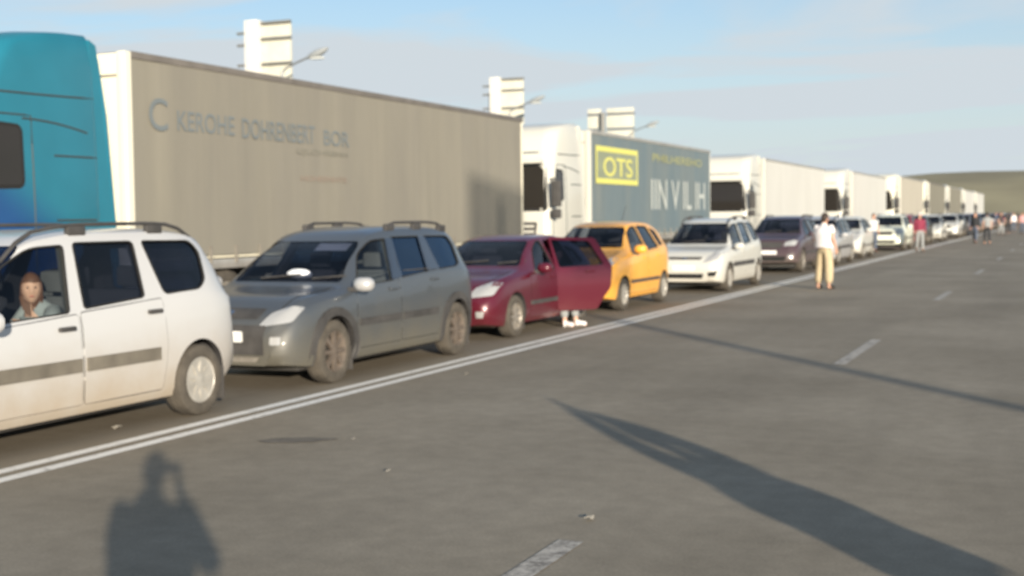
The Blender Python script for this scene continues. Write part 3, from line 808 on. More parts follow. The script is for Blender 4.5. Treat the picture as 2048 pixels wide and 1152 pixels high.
STAND = dict(pelvis=(0, 0, .96), waist=(0, 0, 1.10), chest=(0, .01, 1.29), neck=(0, .015, 1.46), neck2=(0, 0, 1.54), head=(0, -.015, 1.635),
             hipL=(.09, 0, .92), kneeL=(.10, -.01, .50), ankL=(.10, .02, .09), heelL=(.10, .04, .045), toeL=(.115, -.15, .03),
             hipR=(-.09, 0, .92), kneeR=(-.10, -.01, .50), ankR=(-.10, .02, .09), heelR=(-.10, .04, .045), toeR=(-.115, -.15, .03),
             shL=(.175, .01, 1.42), elL=(.23, .03, 1.14), wrL=(.235, -.04, .90), hdL=(.235, -.06, .83),
             shR=(-.175, .01, 1.42), elR=(-.23, .03, 1.14), wrR=(-.235, -.04, .90), hdR=(-.235, -.06, .83))

def person(loc, rz, shirt, pants, hairm='hair', pose=None, yaw=0, long_hair=False, scale=1, cap=None, shoes='black_leather', sleeve=.55, fingers=True, bulk=1.12):
    J = {k: Vector(v) for k, v in STAND.items()}
    if pose: J.update({k: Vector(v) for k, v in pose.items()})
    root = empty('person', loc, rz); root.scale = (scale,)*3
    names = list(J); order = ['pelvis']+[n for n in names if n != 'pelvis' and n != 'head']
    order.append('headb'); J['headb'] = J['neck2']*.4+J['head']*.6
    rad = dict(pelvis=(.125, .10), waist=(.115, .09), chest=(.15, .10), neck=.065, neck2=.05, headb=.055, hipL=.08, hipR=.08, kneeL=.055, kneeR=.055, ankL=.038, ankR=.038,
               heelL=.035, heelR=.035, toeL=.028, toeR=.028, shL=.055, shR=.055, elL=.038, elR=.038, wrL=.026, wrR=.026, hdL=(.034, .018), hdR=(.034, .018))
    E_ = [('pelvis', 'waist'), ('waist', 'chest'), ('chest', 'neck'), ('neck', 'neck2'), ('neck2', 'headb'), ('pelvis', 'hipL'), ('pelvis', 'hipR')]
    for s in 'LR': E_ += [('hip'+s, 'knee'+s), ('knee'+s, 'ank'+s), ('ank'+s, 'heel'+s), ('heel'+s, 'toe'+s), ('chest', 'sh'+s), ('sh'+s, 'el'+s), ('el'+s, 'wr'+s), ('wr'+s, 'hd'+s)]
    vs_ = [J[n] for n in order]; ra = [rad[n] for n in order]; ed = [(order.index(a), order.index(b)) for a, b in E_]
    me = skin_mesh(vs_, ed, ra)
    bm = bmesh.new(); bm.from_mesh(me); bpy.data.meshes.remove(me)
    if fingers:
        for s in 'LR':
            h = J['hd'+s]; w = J['wr'+s]; d = (h-w).normalized(); side = Vector((0, 1, 0)) if abs(d.z) > .6 else Vector((0, 0, 1)).cross(d).normalized()
            if d.cross(side).length < .1: side = Vector((1, 0, 0))
            nrm = d.cross(side).normalized()
            for k in range(4):
                o_ = (k-1.5)*.019; ln = (.062, .074, .070, .055)[k]
                tube(bm, [h+side*o_-d*.01, h+side*o_+d*ln*.55+nrm*.004, h+side*o_*1.05+d*ln+nrm*.018], [.0095, .0085, .0065], 6)
            tube(bm, [h-d*.03-side*.028, h+d*.005-side*.05, h+d*.035-side*.055+nrm*.01], [.012, .010, .008], 6)
    hb, mt = head_bm(J['head'], yaw); join_bm(bm, hb)
    obj('body', bm, M['skin'], root, angle=70)
    # eyes, lips, brows
    for e in (-.030, .030):
        b = bmesh.new(); bmesh.ops.create_uvsphere(b, u_segments=10, v_segments=8, radius=.0085); bmesh.ops.transform(b, matrix=mt @ Matrix.Translation((e, -.080, .013)), verts=b.verts); obj('eye', b, M['eye'], root)
    b = bmesh.new(); bmesh.ops.create_uvsphere(b, u_segments=10, v_segments=6, radius=1); bmesh.ops.transform(b, matrix=mt @ Matrix.Translation((0, -.0835, -.055)) @ Matrix.Diagonal((.021, .012, .006, 1)), verts=b.verts); obj('mouth', b, M['lip'], root)
    # hair
    b = bmesh.new(); bmesh.ops.create_icosphere(b, subdivisions=4, radius=1)
    kill = []
    for v in b.verts:
        x, y, z = v.co
        lim = .30 if y < -.35 else (-.35 if not long_hair else -1.2)
        if z < lim and not (y > .2 and z > -.75) and not (long_hair and y > -.1): kill.append(v)
        n_ = 1+.04*mn.noise(v.co*6)
        k = .35*max(0, -z) if long_hair and y > -.1 else 0
        v.co = Vector((x*.083*n_*(1+k), y*.102*n_*(1+k)+.004, z*.126*n_*(1+k*2.2)+.004))
    bmesh.ops.delete(b, geom=kill, context='VERTS')
    r_ = bmesh.ops.solidify(b, geom=b.faces[:], thickness=.012)
    bmesh.ops.transform(b, matrix=mt, verts=b.verts)
    obj('hair' if not cap else 'cap', b, M[cap or hairm], root)
    if cap:
        b = bmesh.new(); bmesh.ops.create_cone(b, segments=18, radius1=.075, radius2=.07, depth=.01, cap_ends=True)
        bmesh.ops.transform(b, matrix=mt @ Matrix.Translation((0, -.10, .045)), verts=b.verts); obj('cap_peak', b, M[cap], root)
    # shirt
    hem = J['pelvis'].lerp(J['waist'], .12)
    shm = (J['shL']+J['shR'])/2; hipv = (J['hipL']-J['hipR']).normalized(); shv = (J['shL']-J['shR']).normalized()
    sw = (J['shL']-J['shR']).length/2
    spine = [(hem-(J['waist']-hem)*.1, .158*bulk, .118*bulk, 0), (hem, .160*bulk, .120*bulk, 0), (J['waist'], .148*bulk, .112*bulk, .3), (J['waist'].lerp(J['chest'], .6), .165*bulk, .122*bulk, .7),
             (J['chest'], .182*bulk**.7, .128*bulk**.8, 1), (J['chest'].lerp(shm, .75), sw*1.12, .118*bulk**.6, 1), (shm+(J['neck']-shm)*.25, sw*1.02, .095*bulk**.5, 1),
             (shm+(J['neck']-shm)*.75+Vector((0, 0, .012)), sw*.62, .078, 1), (J['neck']+Vector((0, 0, .02)), .072, .072, 1), (J['neck'].lerp(J['neck2'], .45), .062, .064, 1)]
    b = bmesh.new(); rings = []
    for q_, (c_, rx, ry, t_) in enumerate(spine):
        ax = hipv.lerp(shv, t_).normalized(); a0 = spine[max(q_-1, 0)][0]; a1 = spine[min(q_+1, len(spine)-1)][0]
        up_ = (a1-a0).normalized(); ay = up_.cross(ax).normalized()
        rings.append([b.verts.new(c_+ax*rx*math.copysign(abs(math.cos(w_))**.85, math.cos(w_))+ay*ry*math.copysign(abs(math.sin(w_))**.85, math.sin(w_))) for w_ in (2*math.pi*k/24 for k in range(24))])
    for q_ in range(len(rings)-1):
        for k in range(24): b.faces.new((rings[q_][k], rings[q_][(k+1) % 24], rings[q_+1][(k+1) % 24], rings[q_+1][k]))
    b.faces.new(rings[0][::-1])
    for s in 'LR':
        S, E2, W2 = J['sh'+s], J['el'+s], J['wr'+s]; kb = .5+.5*bulk
        if sleeve >= 1:
            pts = [S.lerp(shm, .25), S, S.lerp(E2, .3), S.lerp(E2, .75), E2.lerp(S, .06).lerp(W2, .04), E2.lerp(W2, .3), W2.lerp(E2, .06)]; rr = [.045, .070, .066, .056, .054, .050, .040]
        else:
            pts = [S.lerp(shm, .25), S, S.lerp(E2, sleeve*.5), S.lerp(E2, sleeve)]; rr = [.045, .070, .068, .064]
        tube(b, pts, [r_*kb for r_ in rr], 12)
    obj('shirt', b, M[shirt], root, angle=75)
    tv = [J['pelvis'], J['pelvis'].lerp(J['waist'], .35)]; tr_ = [(.135, .115), (.13, .11)]; te = [(0, 1)]
    tr_ = [(a[0]*bulk, a[1]*bulk) for a in tr_]
    for s in 'LR':
        b0 = len(tv); tv += [J['hip'+s], J['knee'+s], J['ank'+s]+(J['knee'+s]-J['ank'+s])*.05]; tr_ += [.098*min(bulk, 1.1), .075*bulk, .062*bulk*1.05]; te += [(0, b0), (b0, b0+1), (b0+1, b0+2)]
    o = obj('trousers', skin_mesh(tv, te, tr_), M[pants], root)
    for p_ in o.data.polygons: p_.use_smooth = True
    for s in 'LR':
        o = obj('shoe', skin_mesh([J['heel'+s]+Vector((0, 0, .01)), J['heel'+s].lerp(J['toe'+s], .5)+Vector((0, 0, .012)), J['toe'+s]+Vector((0, 0, .01)), J['ank'+s]], [(0, 1), (1, 2), (0, 3)], [.046, .044, .038, .045]), M[shoes], root)
        for p_ in o.data.polygons: p_.use_smooth = True
    return root

# ------------------------------------------------------------------ trucks
def cab_hull(stripe=False):
    lv = [(.32, .20, 1.20), (.45, .06, 1.235), (.7, .0, 1.245), (1.2, 0, 1.245), (1.7, .02, 1.245), (1.85, .05, 1.245), (2.4, .15, 1.235), (3.0, .27, 1.215), (3.12, .30, 1.205),
          (3.4, .38, 1.20), (3.65, .46, 1.195), (3.85, .60, 1.18), (3.98, .85, 1.16), (4.06, 1.20, 1.13), (4.11, 1.6, 1.09), (4.13, 1.9, 1.03), (4.14, 2.0, .95)]
    bm = bmesh.new(); rings = []
    for z, yf, w in lv:
        rf = .22+.16*max(0, (z-2)/2); pts = []
        yb = 2.28-.0*z
        for k in range(9):
            a = R(180+90*k/8); pts.append((-w+rf+rf*math.cos(a), yf+rf+rf*math.sin(a)))
        for k in range(9):
            a = R(270+90*k/8); pts.append((w-rf+rf*math.cos(a), yf+rf+rf*math.sin(a)))
        for k in range(4):
            a = R(0+90*k/3); pts.append((w-.05+.05*math.cos(a), yb-.05+.05*math.sin(a)))
        for k in range(4):
            a = R(90+90*k/3); pts.append((-w+.05+.05*math.cos(a), yb-.05+.05*math.sin(a)))
        rings.append([bm.verts.new((x, y, z)) for x, y in pts])
    n = len(rings[0])
    for i in range(len(rings)-1):
        for k in range(n): bm.faces.new((rings[i][k], rings[i][(k+1) % n], rings[i+1][(k+1) % n], rings[i+1][k]))
    bm.faces.new(rings[0][::-1]); bm.faces.new(rings[-1])
    bmesh.ops.recalc_face_normals(bm, faces=bm.faces[:])
    return bm

def text_mesh(s, size, depth=.001, sx=1):
    cu = bpy.data.curves.new('t', 'FONT'); cu.body = s; cu.size = size; cu.extrude = depth; cu.offset = .008*size
    o = bpy.data.objects.new('t', cu); COL.objects.link(o)
    dg = bpy.context.evaluated_depsgraph_get(); dg.update()
    me = bpy.data.meshes.new_from_object(o.evaluated_get(dg)); bpy.data.objects.remove(o)
    w = max(v.co.x for v in me.vertices)
    for v in me.vertices: v.co.x *= sx
    return me, w*sx

def side_text(s, size, y, z, x, m, parent, sx=1, name='lettering'):
    me, w = text_mesh(s, size, sx=sx); o = obj(name, me, m, parent)
    # text runs along +y on the +x face: local x -> +y, local y -> +z
    o.matrix_basis = Matrix(((0, 0, 1, x), (1, 0, 0, y), (0, 1, 0, z), (0, 0, 0, 1)))
    return o, w

def truck(label, al, tlen=13.6, cabm=None, curtm=None, frontm=None, side_door_dark=False, lat=12.75):
    root = empty('semi_truck', at(lat, al)); tag(root, label, 'truck', 'trucks queuing in the outer lane')
    cabm = cabm or M['truck_white']; curtm = curtm or M['curtain_white']; frontm = frontm or M['truck_white']
    hb = cab_hull(); bvh = BVHTree.FromBMesh(hb)
    cab = obj('cab', hb, cabm, root, angle=50)
    P = lambda nm, poly, view, off, th, m, par=root, side=1, st=.25: obj(nm, project(poly, view, bvh, off, th, st, side=side), m, par)
    P('windscreen', rounded([(-1.08, 1.95), (1.08, 1.95), (1.0, 2.95), (-1.0, 2.95)], .1), 'front', .008, .02, M['black_glass'])
    P('screen_surround', rounded([(-1.16, 1.88), (1.16, 1.88), (1.06, 3.02), (-1.06, 3.02)], .1), 'front', .003, .01, M['seam'])
    P('grille', rounded([(-.85, 1.02), (.85, 1.02), (.92, 1.62), (-.92, 1.62)], .06), 'front', .01, .03, M['plastic'])
    for k in range(4):
        z = 1.10+k*.13; P('grille_slat', [(-.84, z), (.84, z), (.84, z+.055), (-.84, z+.055)], 'front', .03, .02, cabm)
    P('bumper_panel', rounded([(-1.18, .36), (1.18, .36), (1.2, .92), (-1.2, .92)], .06), 'front', .05, .05, cabm)
    for s in (-1, 1):
        q = [(.62, .62), (1.08, .62), (1.12, .86), (.66, .86)]; q = q if s > 0 else mirror_poly(q)
        P('headlight', rounded(q, .04), 'front', .06, .03, M['lamp'])
        q = rounded([(.33, 2.16), (.95, 2.18), (.95, 2.86), (.55, 2.88)], .06)
        P('door_window', q, 'side', .010, .02, M['black_glass'], side=s)
        P('window_frame', grow(q, .045), 'side', .004, .01, M['seam'], side=s)
        q = [(.22, .95), (1.14, .95), (1.14, 3.02), (.55, 3.02), (.22, 1.9)]
        bm = bmesh.new(); pts = []
        for a, b in zip(q, q[1:]+q[:1]):
            for k in range(6):
                y, z = a[0]+(b[0]-a[0])*k/6, a[1]+(b[1]-a[1])*k/6; h = bvh.ray_cast(Vector((s*6, y, z)), Vector((-s, 0, 0)))
                if h[0]: pts.append(h[0])
        tube(bm, pts+[pts[0]], .012, 4, False); obj('door_gap', bm, M['seam_soft'], root)
        for zl, ya, yb, dz in ((3.28, .45, 2.26, .03), (2.98, 1.0, 2.1, -.12), (2.55, 1.5, 2.26, 0), (1.75, 1.5, 2.2, 0)):
            pts = []
            for k in range(9):
                t = k/8; h = bvh.ray_cast(Vector((s*6, ya+(yb-ya)*t, zl+dz*t*t)), Vector((-s, 0, 0)))
                if h[0]: pts.append(h[0])
            bm = bmesh.new(); tube(bm, pts, .014, 4); obj('panel_seam', bm, M['seam_soft'], root)
        # fairing behind the cab, sloping rear edge
        bm = bmesh.new()
        xo = s*1.235; pr = [(2.20, .9), (2.30, 3.85), (2.20, 3.95), (2.62, .9)]
        A = [(2.22, .75), (2.66, .75), (2.46, 3.2), (2.34, 4.0), (2.22, 4.06)]
        v0 = [bm.verts.new((xo*(1 if z < 3 else .985-.025*(z-3)), y, z)) for y, z in A]; v1 = [bm.verts.new((xo*(1 if z < 3 else .985-.05*(z-3))-s*.05, y, z)) for y, z in A]
        bm.faces.new(v0); bm.faces.new(v1[::-1])
        for i in range(len(A)): j = (i+1) % len(A); bm.faces.new((v0[j], v0[i], v1[i], v1[j]))
        bmesh.ops.recalc_face_normals(bm, faces=bm.faces[:]); obj('side_fairing', bm, cabm, root, smooth=False)
        # mirror on its arms
        bm = bmesh.new(); box(bm, s*1.40-.13, s*1.40+.13, .0, .12, 1.98, 2.62, .05); box(bm, s*1.40-.12, s*1.40+.12, .0, .13, 1.70, 1.93, .05)
        mo = obj('side_mirror', bm, M['plastic'], root)
        bm = bmesh.new(); tube(bm, [(s*1.20, .22, 2.66), (s*1.38, .08, 2.66)], .025, 6); tube(bm, [(s*1.22, .20, 1.82), (s*1.38, .08, 1.80)], .025, 6); obj('bracket', bm, M['plastic'], mo)
        for z in (.55, .9):
            bm = bmesh.new(); box(bm, min(s*1.16, s*1.27), max(s*1.16, s*1.27), .55, 1.0, z-.05, z, .01); obj('step', bm, M['truck_frame'], root)
        wheel(root, s*1.08, 1.45, .50, s, 'eight', .30, M['alloy'])
        # wheel arch
        P('wheel_arch', arc(1.45, .5, .66, -5, 185, 14)+arc(1.45, .5, .56, 185, -5, 14), 'side', .015, .03, M['plastic'], side=s)
        for yy in (5.05,): wheel(root, s*1.02, yy, .50, s, 'eight', .34, M['alloy'])
    # visor and roof lamps
    bm = bmesh.new(); box(bm, -1.02, 1.02, -.02, .24, 3.04, 3.16, .04); obj('sun_visor', bm, cabm, root)
    P('roof_panel_gap', [(-.95, 3.30), (.95, 3.30), (.95, 3.34), (-.95, 3.34)], 'front', .002, .01, M['seam_soft'])
    bm = bmesh.new(); box(bm, -.5, .5, 2.2, 6.6, .75, 1.02); box(bm, -1.1, 1.1, 2.35, 2.9, .5, 1.0, .03); obj('chassis', bm, M['truck_frame'], root, smooth=False)
    bm = bmesh.new(); 
    for s in (-1, 1): tube(bm, [(s*.95, 2.95, .72), (s*.95, 4.2, .72)], .3, 18)
    obj('fuel_tank', bm, M['alu'], root)
    # trailer
    y0 = 2.80; y1 = y0+tlen
    bm = bmesh.new(); box(bm, -1.215, 1.215, y0+.03, y1-.03, 1.18, 3.93); tr = obj('trailer', bm, frontm, root, smooth=False)
    bm = bmesh.new(); box(bm, -1.25, 1.25, y0, y0+.06, 1.12, 3.97, .012); obj('front_wall', bm, frontm, tr)
    bm = bmesh.new()
    for s in (-1, 1): box(bm, s*1.21-.07, s*1.21+.07, y0-.03, y0+.12, 1.10, 3.99, .03)
    obj('corner_post', bm, frontm, tr)
    bm = bmesh.new(); box(bm, -1.2, 1.2, y0-.022, y0-.002, 3.66, 3.685); obj('front_seam', bm, M['guard'], tr, smooth=False)
    bm = bmesh.new(); box(bm, -1.275, 1.275, y0+.12, y1, 3.90, 4.0, .015); obj('roof', bm, M['alu'] if curtm is not M['curtain_beige'] else M['curtain_beige_top'], tr)
    bm = bmesh.new(); box(bm, -1.26, 1.26, y0+.05, y1, 1.02, 1.16, .01); obj('floor_rail', bm, M['alu'], tr)
    bm = bmesh.new(); box(bm, -1.25, 1.25, y1-.03, y1+.04, 1.1, 3.98, .015); obj('rear_door', bm, frontm, tr)
    for s in (-1, 1):
        bm = bmesh.new(); nY = int(tlen*14); nZ = 12; G_ = []
        for j in range(nZ+1):
            row = []
            for i in range(nY+1):
                y = y0+.13+(tlen-.22)*i/nY; t = j/nZ; z = 1.22+(3.90-1.22)*t
                rip = .003*math.sin(y*7.3+1.2*math.sin(y*1.7))*(1-t*.7)+.004*math.sin(y*2.1+al)+.008*mn.noise(Vector((y*.8, z*.7, al)))
                row.append(bm.verts.new((s*(1.258+rip), y, z)))
            G_.append(row)
        for j in range(nZ):
            for i in range(nY):
                f = (G_[j][i], G_[j][i+1], G_[j+1][i+1], G_[j+1][i]); bm.faces.new(f if s > 0 else f[::-1])
        obj('curtain', bm, curtm, tr, angle=80)
        bm = bmesh.new()
        y = y0+.5
        while y < y1-.3:
            box(bm, min(s*1.265, s*1.285), max(s*1.265, s*1.285), y-.02, y+.02, 1.1, 1.36); y += .62
        o = obj('strap', bm, M['guard'], tr, smooth=False); o['kind'] = 'stuff'
        for zz in (.52, .82):
            bm = bmesh.new(); box(bm, min(s*1.2, s*1.23), max(s*1.2, s*1.23), y0+3.2, y1-5.2, zz-.07, zz+.07, .01); obj('side_guard', bm, M['guard'], tr)
        bm = bmesh.new(); box(bm, s*.9-.06, s*.9+.06, y0+2.6, y0+2.75, .12, 1.02); box(bm, s*.9-.14, s*.9+.14, y0+2.55, y0+2.8, .08, .12); obj('landing_leg', bm, M['truck_frame'], tr, smooth=False)
        for k in range(3): wheel(root, s*1.03, y1-4.9+1.31*k, .50, s, 'eight', .34, M['alloy'])
    bm = bmesh.new(); box(bm, -.55, .55, y0+1, y1, .78, 1.02); box(bm, -1.2, 1.2, y1-.05, y1+.02, .45, .6); obj('trailer_chassis', bm, M['truck_frame'], tr, smooth=False)
    return root, tr

def tarp(name, col, dirt, amt=.5):
    m = bpy.data.materials.new(name); m.use_nodes = True; t = m.node_tree; p = t.nodes['Principled BSDF']
    c = t.nodes.new('ShaderNodeTexCoord'); mp_ = t.nodes.new('ShaderNodeMapping'); mp_.inputs['Scale'].default_value = (1, 1.0, .22); t.links.new(c.outputs['Object'], mp_.inputs[0])
    n = t.nodes.new('ShaderNodeTexNoise'); n.inputs['Scale'].default_value = .9; n.inputs['Detail'].default_value = 7; n.inputs['Roughness'].default_value = .6; t.links.new(mp_.outputs[0], n.inputs[0])
    q = t.nodes.new('ShaderNodeMapRange'); q.inputs[1].default_value = .3; q.inputs[2].default_value = .75; q.inputs[4].default_value = amt; t.links.new(n.outputs[0], q.inputs[0])
    x = t.nodes.new('ShaderNodeMix'); x.data_type = 'RGBA'; x.inputs[6].default_value = (*col, 1); x.inputs[7].default_value = (*dirt, 1)
    t.links.new(q.outputs[0], x.inputs[0])
    m2_ = t.nodes.new('ShaderNodeMapping'); m2_.inputs['Scale'].default_value = (1, 3.2, .12); t.links.new(c.outputs['Object'], m2_.inputs[0])
    n2_ = t.nodes.new('ShaderNodeTexNoise'); n2_.inputs['Scale'].default_value = 1.3; n2_.inputs['Detail'].default_value = 5; t.links.new(m2_.outputs[0], n2_.inputs[0])
    q2_ = t.nodes.new('ShaderNodeMapRange'); q2_.inputs[1].default_value = .3; q2_.inputs[2].default_value = .7; q2_.inputs[3].default_value = .955; q2_.inputs[4].default_value = 1.04; t.links.new(n2_.outputs[0], q2_.inputs[0])
    h_ = t.nodes.new('ShaderNodeHueSaturation'); t.links.new(x.outputs[2], h_.inputs['Color']); t.links.new(q2_.outputs[0], h_.inputs['Value']); t.links.new(h_.outputs[0], p.inputs['Base Color'])
    p.inputs['Roughness'].default_value = .6; p.inputs['Specular IOR Level'].default_value = .3
    return m
M['seam_soft'] = mat('panel_gap', (.045, .06, .065), .8)
M['curtain_white'] = tarp('curtain_white', (.56, .56, .53), (.48, .47, .43))
M['curtain_beige'] = tarp('curtain_beige', (.205, .193, .166), (.255, .238, .192), .9)
M['curtain_beige_top'] = mat('curtain_beige_rail', (.17, .155, .14), .6, .2, var=.15)
M['curtain_blue'] = tarp('curtain_blue', (.115, .165, .195), (.20, .215, .20), .8)
M['curtain_dark'] = tarp('curtain_dark', (.20, .19, .15), (.26, .24, .19), .8)
M['curtain_cream'] = tarp('curtain_cream', (.46, .43, .36), (.38, .34, .27))
M['print_grey'] = mat('lettering_blue_grey', (.155, .178, .187), .6)
M['print_grey2'] = mat('lettering_faded_grey', (.19, .185, .155), .6)
M['print_pink'] = mat('lettering_faded_pink', (.25, .20, .165), .6)
M['print_panel'] = mat('print_panel_green_grey', (.24, .27, .19), .6, var=.1)
M['print_yellow'] = mat('print_yellow', (.62, .60, .16), .6)
M['print_dull_yellow'] = mat('print_dull_yellow', (.33, .34, .17), .6)
M['print_white'] = mat('print_white', (.45, .48, .46), .6)
M['trailer_cream'] = paint('trailer_cream', (.78, .74, .60), .25, 1.2, coat=.2)
M['teal_cab'] = None
def teal():
    m = bpy.data.materials.new('teal_cab_paint'); m.use_nodes = True; t = m.node_tree; p = t.nodes['Principled BSDF']
    c = t.nodes.new('ShaderNodeTexCoord'); s = t.nodes.new('ShaderNodeSeparateXYZ'); t.links.new(c.outputs['Object'], s.inputs[0])
    # deep blue low down and rising towards the door, teal above and behind
    a = t.nodes.new('ShaderNodeMath'); a.operation = 'MULTIPLY_ADD'; a.inputs[1].default_value = .75; t.links.new(s.outputs[1], a.inputs[0]); t.links.new(s.outputs[2], a.inputs[2])
    q = t.nodes.new('ShaderNodeMapRange'); q.interpolation_type = 'SMOOTHSTEP'; q.inputs[1].default_value = 2.3; q.inputs[2].default_value = 3.2; t.links.new(a.outputs[0], q.inputs[0])
    x = t.nodes.new('ShaderNodeMix'); x.data_type = 'RGBA'; x.inputs[6].default_value = (.010, .065, .20, 1); x.inputs[7].default_value = (.013, .155, .225, 1)
    t.links.new(q.outputs[0], x.inputs[0])
    n = t.nodes.new('ShaderNodeTexNoise'); n.inputs['Scale'].default_value = 1.4; n.inputs['Detail'].default_value = 6; t.links.new(c.outputs['Object'], n.inputs[0])
    q2 = t.nodes.new('ShaderNodeMapRange'); q2.inputs[3].default_value = .82; q2.inputs[4].default_value = 1.2; t.links.new(n.outputs[0], q2.inputs[0])
    h = t.nodes.new('ShaderNodeHueSaturation'); t.links.new(x.outputs[2], h.inputs['Color']); t.links.new(q2.outputs[0], h.inputs['Value']); t.links.new(h.outputs[0], p.inputs['Base Color'])
    p.inputs['Roughness'].default_value = .42; p.inputs['Coat Weight'].default_value = .3
    return m
M['teal_cab'] = teal()

# ------------------------------------------------------------------ the truck line
t1, tr1 = truck('teal and blue truck pulling the long grey-beige curtain trailer, nearest of the queue', 10.75, 13.4, M['teal_cab'], M['curtain_beige'], M['trailer_cream'])
X = 1.2755; base = 2.8
def fit(txt, size, y, z, m, par, width):
    o, w = side_text(txt, size, base+y, z, X, m, par); o.data.transform(Matrix.Diagonal((width/w, 1, 1, 1))); return o
fit('C', .62, .42, 2.98, M['print_grey'], tr1, .42)
fit('KEROHE', .40, 1.02, 3.00, M['print_grey'], tr1, 1.36)
fit('DOHRENBERT', .42, 2.55, 2.98, M['print_grey'], tr1, 2.05)
fit('BOR', .36, 4.85, 2.98, M['print_grey'], tr1, .85)
fit('UJLOHREHH', .12, 4.05, 2.80, M['print_grey2'], tr1, 1.6)
fit('HOHEENHTE', .13, 4.15, 2.36, M['print_pink'], tr1, 1.45)

t2, tr2 = truck('white truck with blue-grey curtain trailer printed with a yellow framed sign', 28.6, 12.2, None, M['curtain_blue'], M['truck_white'])
def yz_frame(par, y0, y1, z0, z1, t, x, m, name='printed_frame'):
    bm = bmesh.new(); box(bm, x-.004, x+.004, y0, y1, z1-t, z1); box(bm, x-.004, x+.004, y0, y1, z0, z0+t); box(bm, x-.004, x+.004, y0, y0+t*.6, z0+t, z1-t); box(bm, x-.004, x+.004, y1-t*.6, y1, z0+t, z1-t)
    return obj(name, bm, m, par, smooth=False)
yz_frame(tr2, base+.45, base+4.0, 2.62, 3.62, .14, X, M['print_yellow'])
bm = bmesh.new(); box(bm, X-.010, X-.002, base+.52, base+3.93, 2.74, 3.50); obj('printed_panel', bm, M['print_panel'], tr2, smooth=False)
o, w = side_text('OTS', .72, base+1.0, 2.84, X, M['print_yellow'], tr2, 1); k = 2.5/w; o.data.transform(Matrix.Diagonal((k, 1, 1, 1)))
o, w = side_text('PHILHEREHO', .34, base+5.4, 3.38, X, M['print_dull_yellow'], tr2, 1); k = 5.6/w; o.data.transform(Matrix.Diagonal((k, 1, 1, 1)))
o, w = side_text('IIN V IL IH', 1.3, base+5.2, 1.95, X, M['print_white'], tr2, 1); k = 6.2/w; o.data.transform(Matrix.Diagonal((k, 1, 1, 1)))

t3, tr3 = truck('white high-roof truck with plain white trailer, behind the blue-grey one', 47.8, 13.6, lat=12.4)
def split_loose(o, name):
    """every separate piece of a mesh becomes an object of its own"""
    me = o.data; n = len(me.vertices); p = list(range(n))
    def find(a):
        while p[a] != a: p[a] = p[p[a]]; a = p[a]
        return a
    for e in me.edges: p[find(e.vertices[0])] = find(e.vertices[1])
    seen = {}
    for v in me.vertices:      # pieces that only touch at doubled points are one piece
        k_ = tuple(round(c, 4) for c in v.co)
        if k_ in seen: p[find(v.index)] = find(seen[k_])
        else: seen[k_] = v.index
    isl = {}
    for f in me.polygons: isl.setdefault(find(f.vertices[0]), []).append(f)
    for k, fs in enumerate(isl.values()):
        ids = sorted({v for f in fs for v in f.vertices}); ix = {v: i for i, v in enumerate(ids)}
        m2 = bpy.data.meshes.new(name); m2.from_pydata([me.vertices[v].co for v in ids], [], [[ix[v] for v in f.vertices] for f in fs])
        for m_ in me.materials: m2.materials.append(m_)
        q = bpy.data.objects.new(name, m2); COL.objects.link(q); q.parent = o.parent; q.matrix_basis = o.matrix_basis.copy()
    bpy.data.objects.remove(o)
def split_tree(r):
    for o in list(r.children_recursive):
        b = o.name.split('.')[0]
        if b in ('lettering', 'corner_post', 'bracket', 'fuel_tank', 'landing_leg', 'printed_frame'): split_loose(o, 'letter' if b == 'lettering' else b)
for t_ in (t1, t2, t3): split_tree(t_)
def next_truck(lab, al, mats=None, near=10.2, sc=1.05):
    c = copy_tree(t3, mats); c.location = at(near+1.25*sc, al); c.scale = (sc,)*3; c['label'] = lab; return c
next_truck('white truck with plain white trailer, fourth truck in the line', 65.9, None, 10.5, 1.0)
next_truck('cream-sided truck, fifth in the line, cab half hidden by the white trailer before it', 84.0, {'curtain': M['curtain_cream'], 'cab': M['trailer_cream']})
next_truck('cream truck with dull brown-grey trailer, sixth in the line', 102.5, {'curtain': M['curtain_dark'], 'cab': M['trailer_cream'], 'roof': M['curtain_beige_top']})
next_truck('pale truck with a faded trailer, seventh in the line', 121.0, {'curtain': M['curtain_dark']})
next_truck('small white truck far up the road, last one clear of the hill', 139.5)
next_truck('farthest white truck, mostly hidden behind the others', 158.0)

# ------------------------------------------------------------------ cars
def car_label(r, lab, cat='car'): tag(r, lab, cat, GRP)
NR = 7.07   # distance from the camera to the near side of the queue
c1, b1 = build_car('estate_car', EST, M['white_paint'], ['glass', 'screen_glass', 'dark_glass', 'screen_glass'], dict(dark_handles=True, mould_mat='dirty_plastic', rim='cap'))
place(c1, NR+.875-.06, 9.17-3.725); car_label(c1, 'dusty white estate with grey side strip, a woman looking out of its front window', 'estate car')
c2s = _c.deepcopy(EST); c2s['rails'] = [(2.45, 4.0, .085)]; c2s['rail_feet'] = None; c2s['roof'] = .60
c2s['wheel_r'] = .335; c2s['mould'] = (.57, .645, 1.3, 3.16)
c2s['top'] = [(a, b if b < 1.3 else b-.03) for a, b in c2s['top'] if a not in (.95, 1.15)]+[(.95, .975), (1.15, 1.01)]; c2s['top'].sort()
c2s['side_windows'] = [([(a, b if b < 1.2 else b-.045) for a, b in w[0]], w[1], w[2]) for w in c2s['side_windows']]
c2s['screen'] = [(-.70, 1.04), (.70, 1.04), (.56, 1.47), (-.56, 1.47)]
c2s['headlight'] = [(.42, .64), (.76, .69), (.81, .83), (.70, .85), (.52, .78)]
c2s['doors'] = [[(a, b+.03) for a, b in d] for d in c2s['doors']]
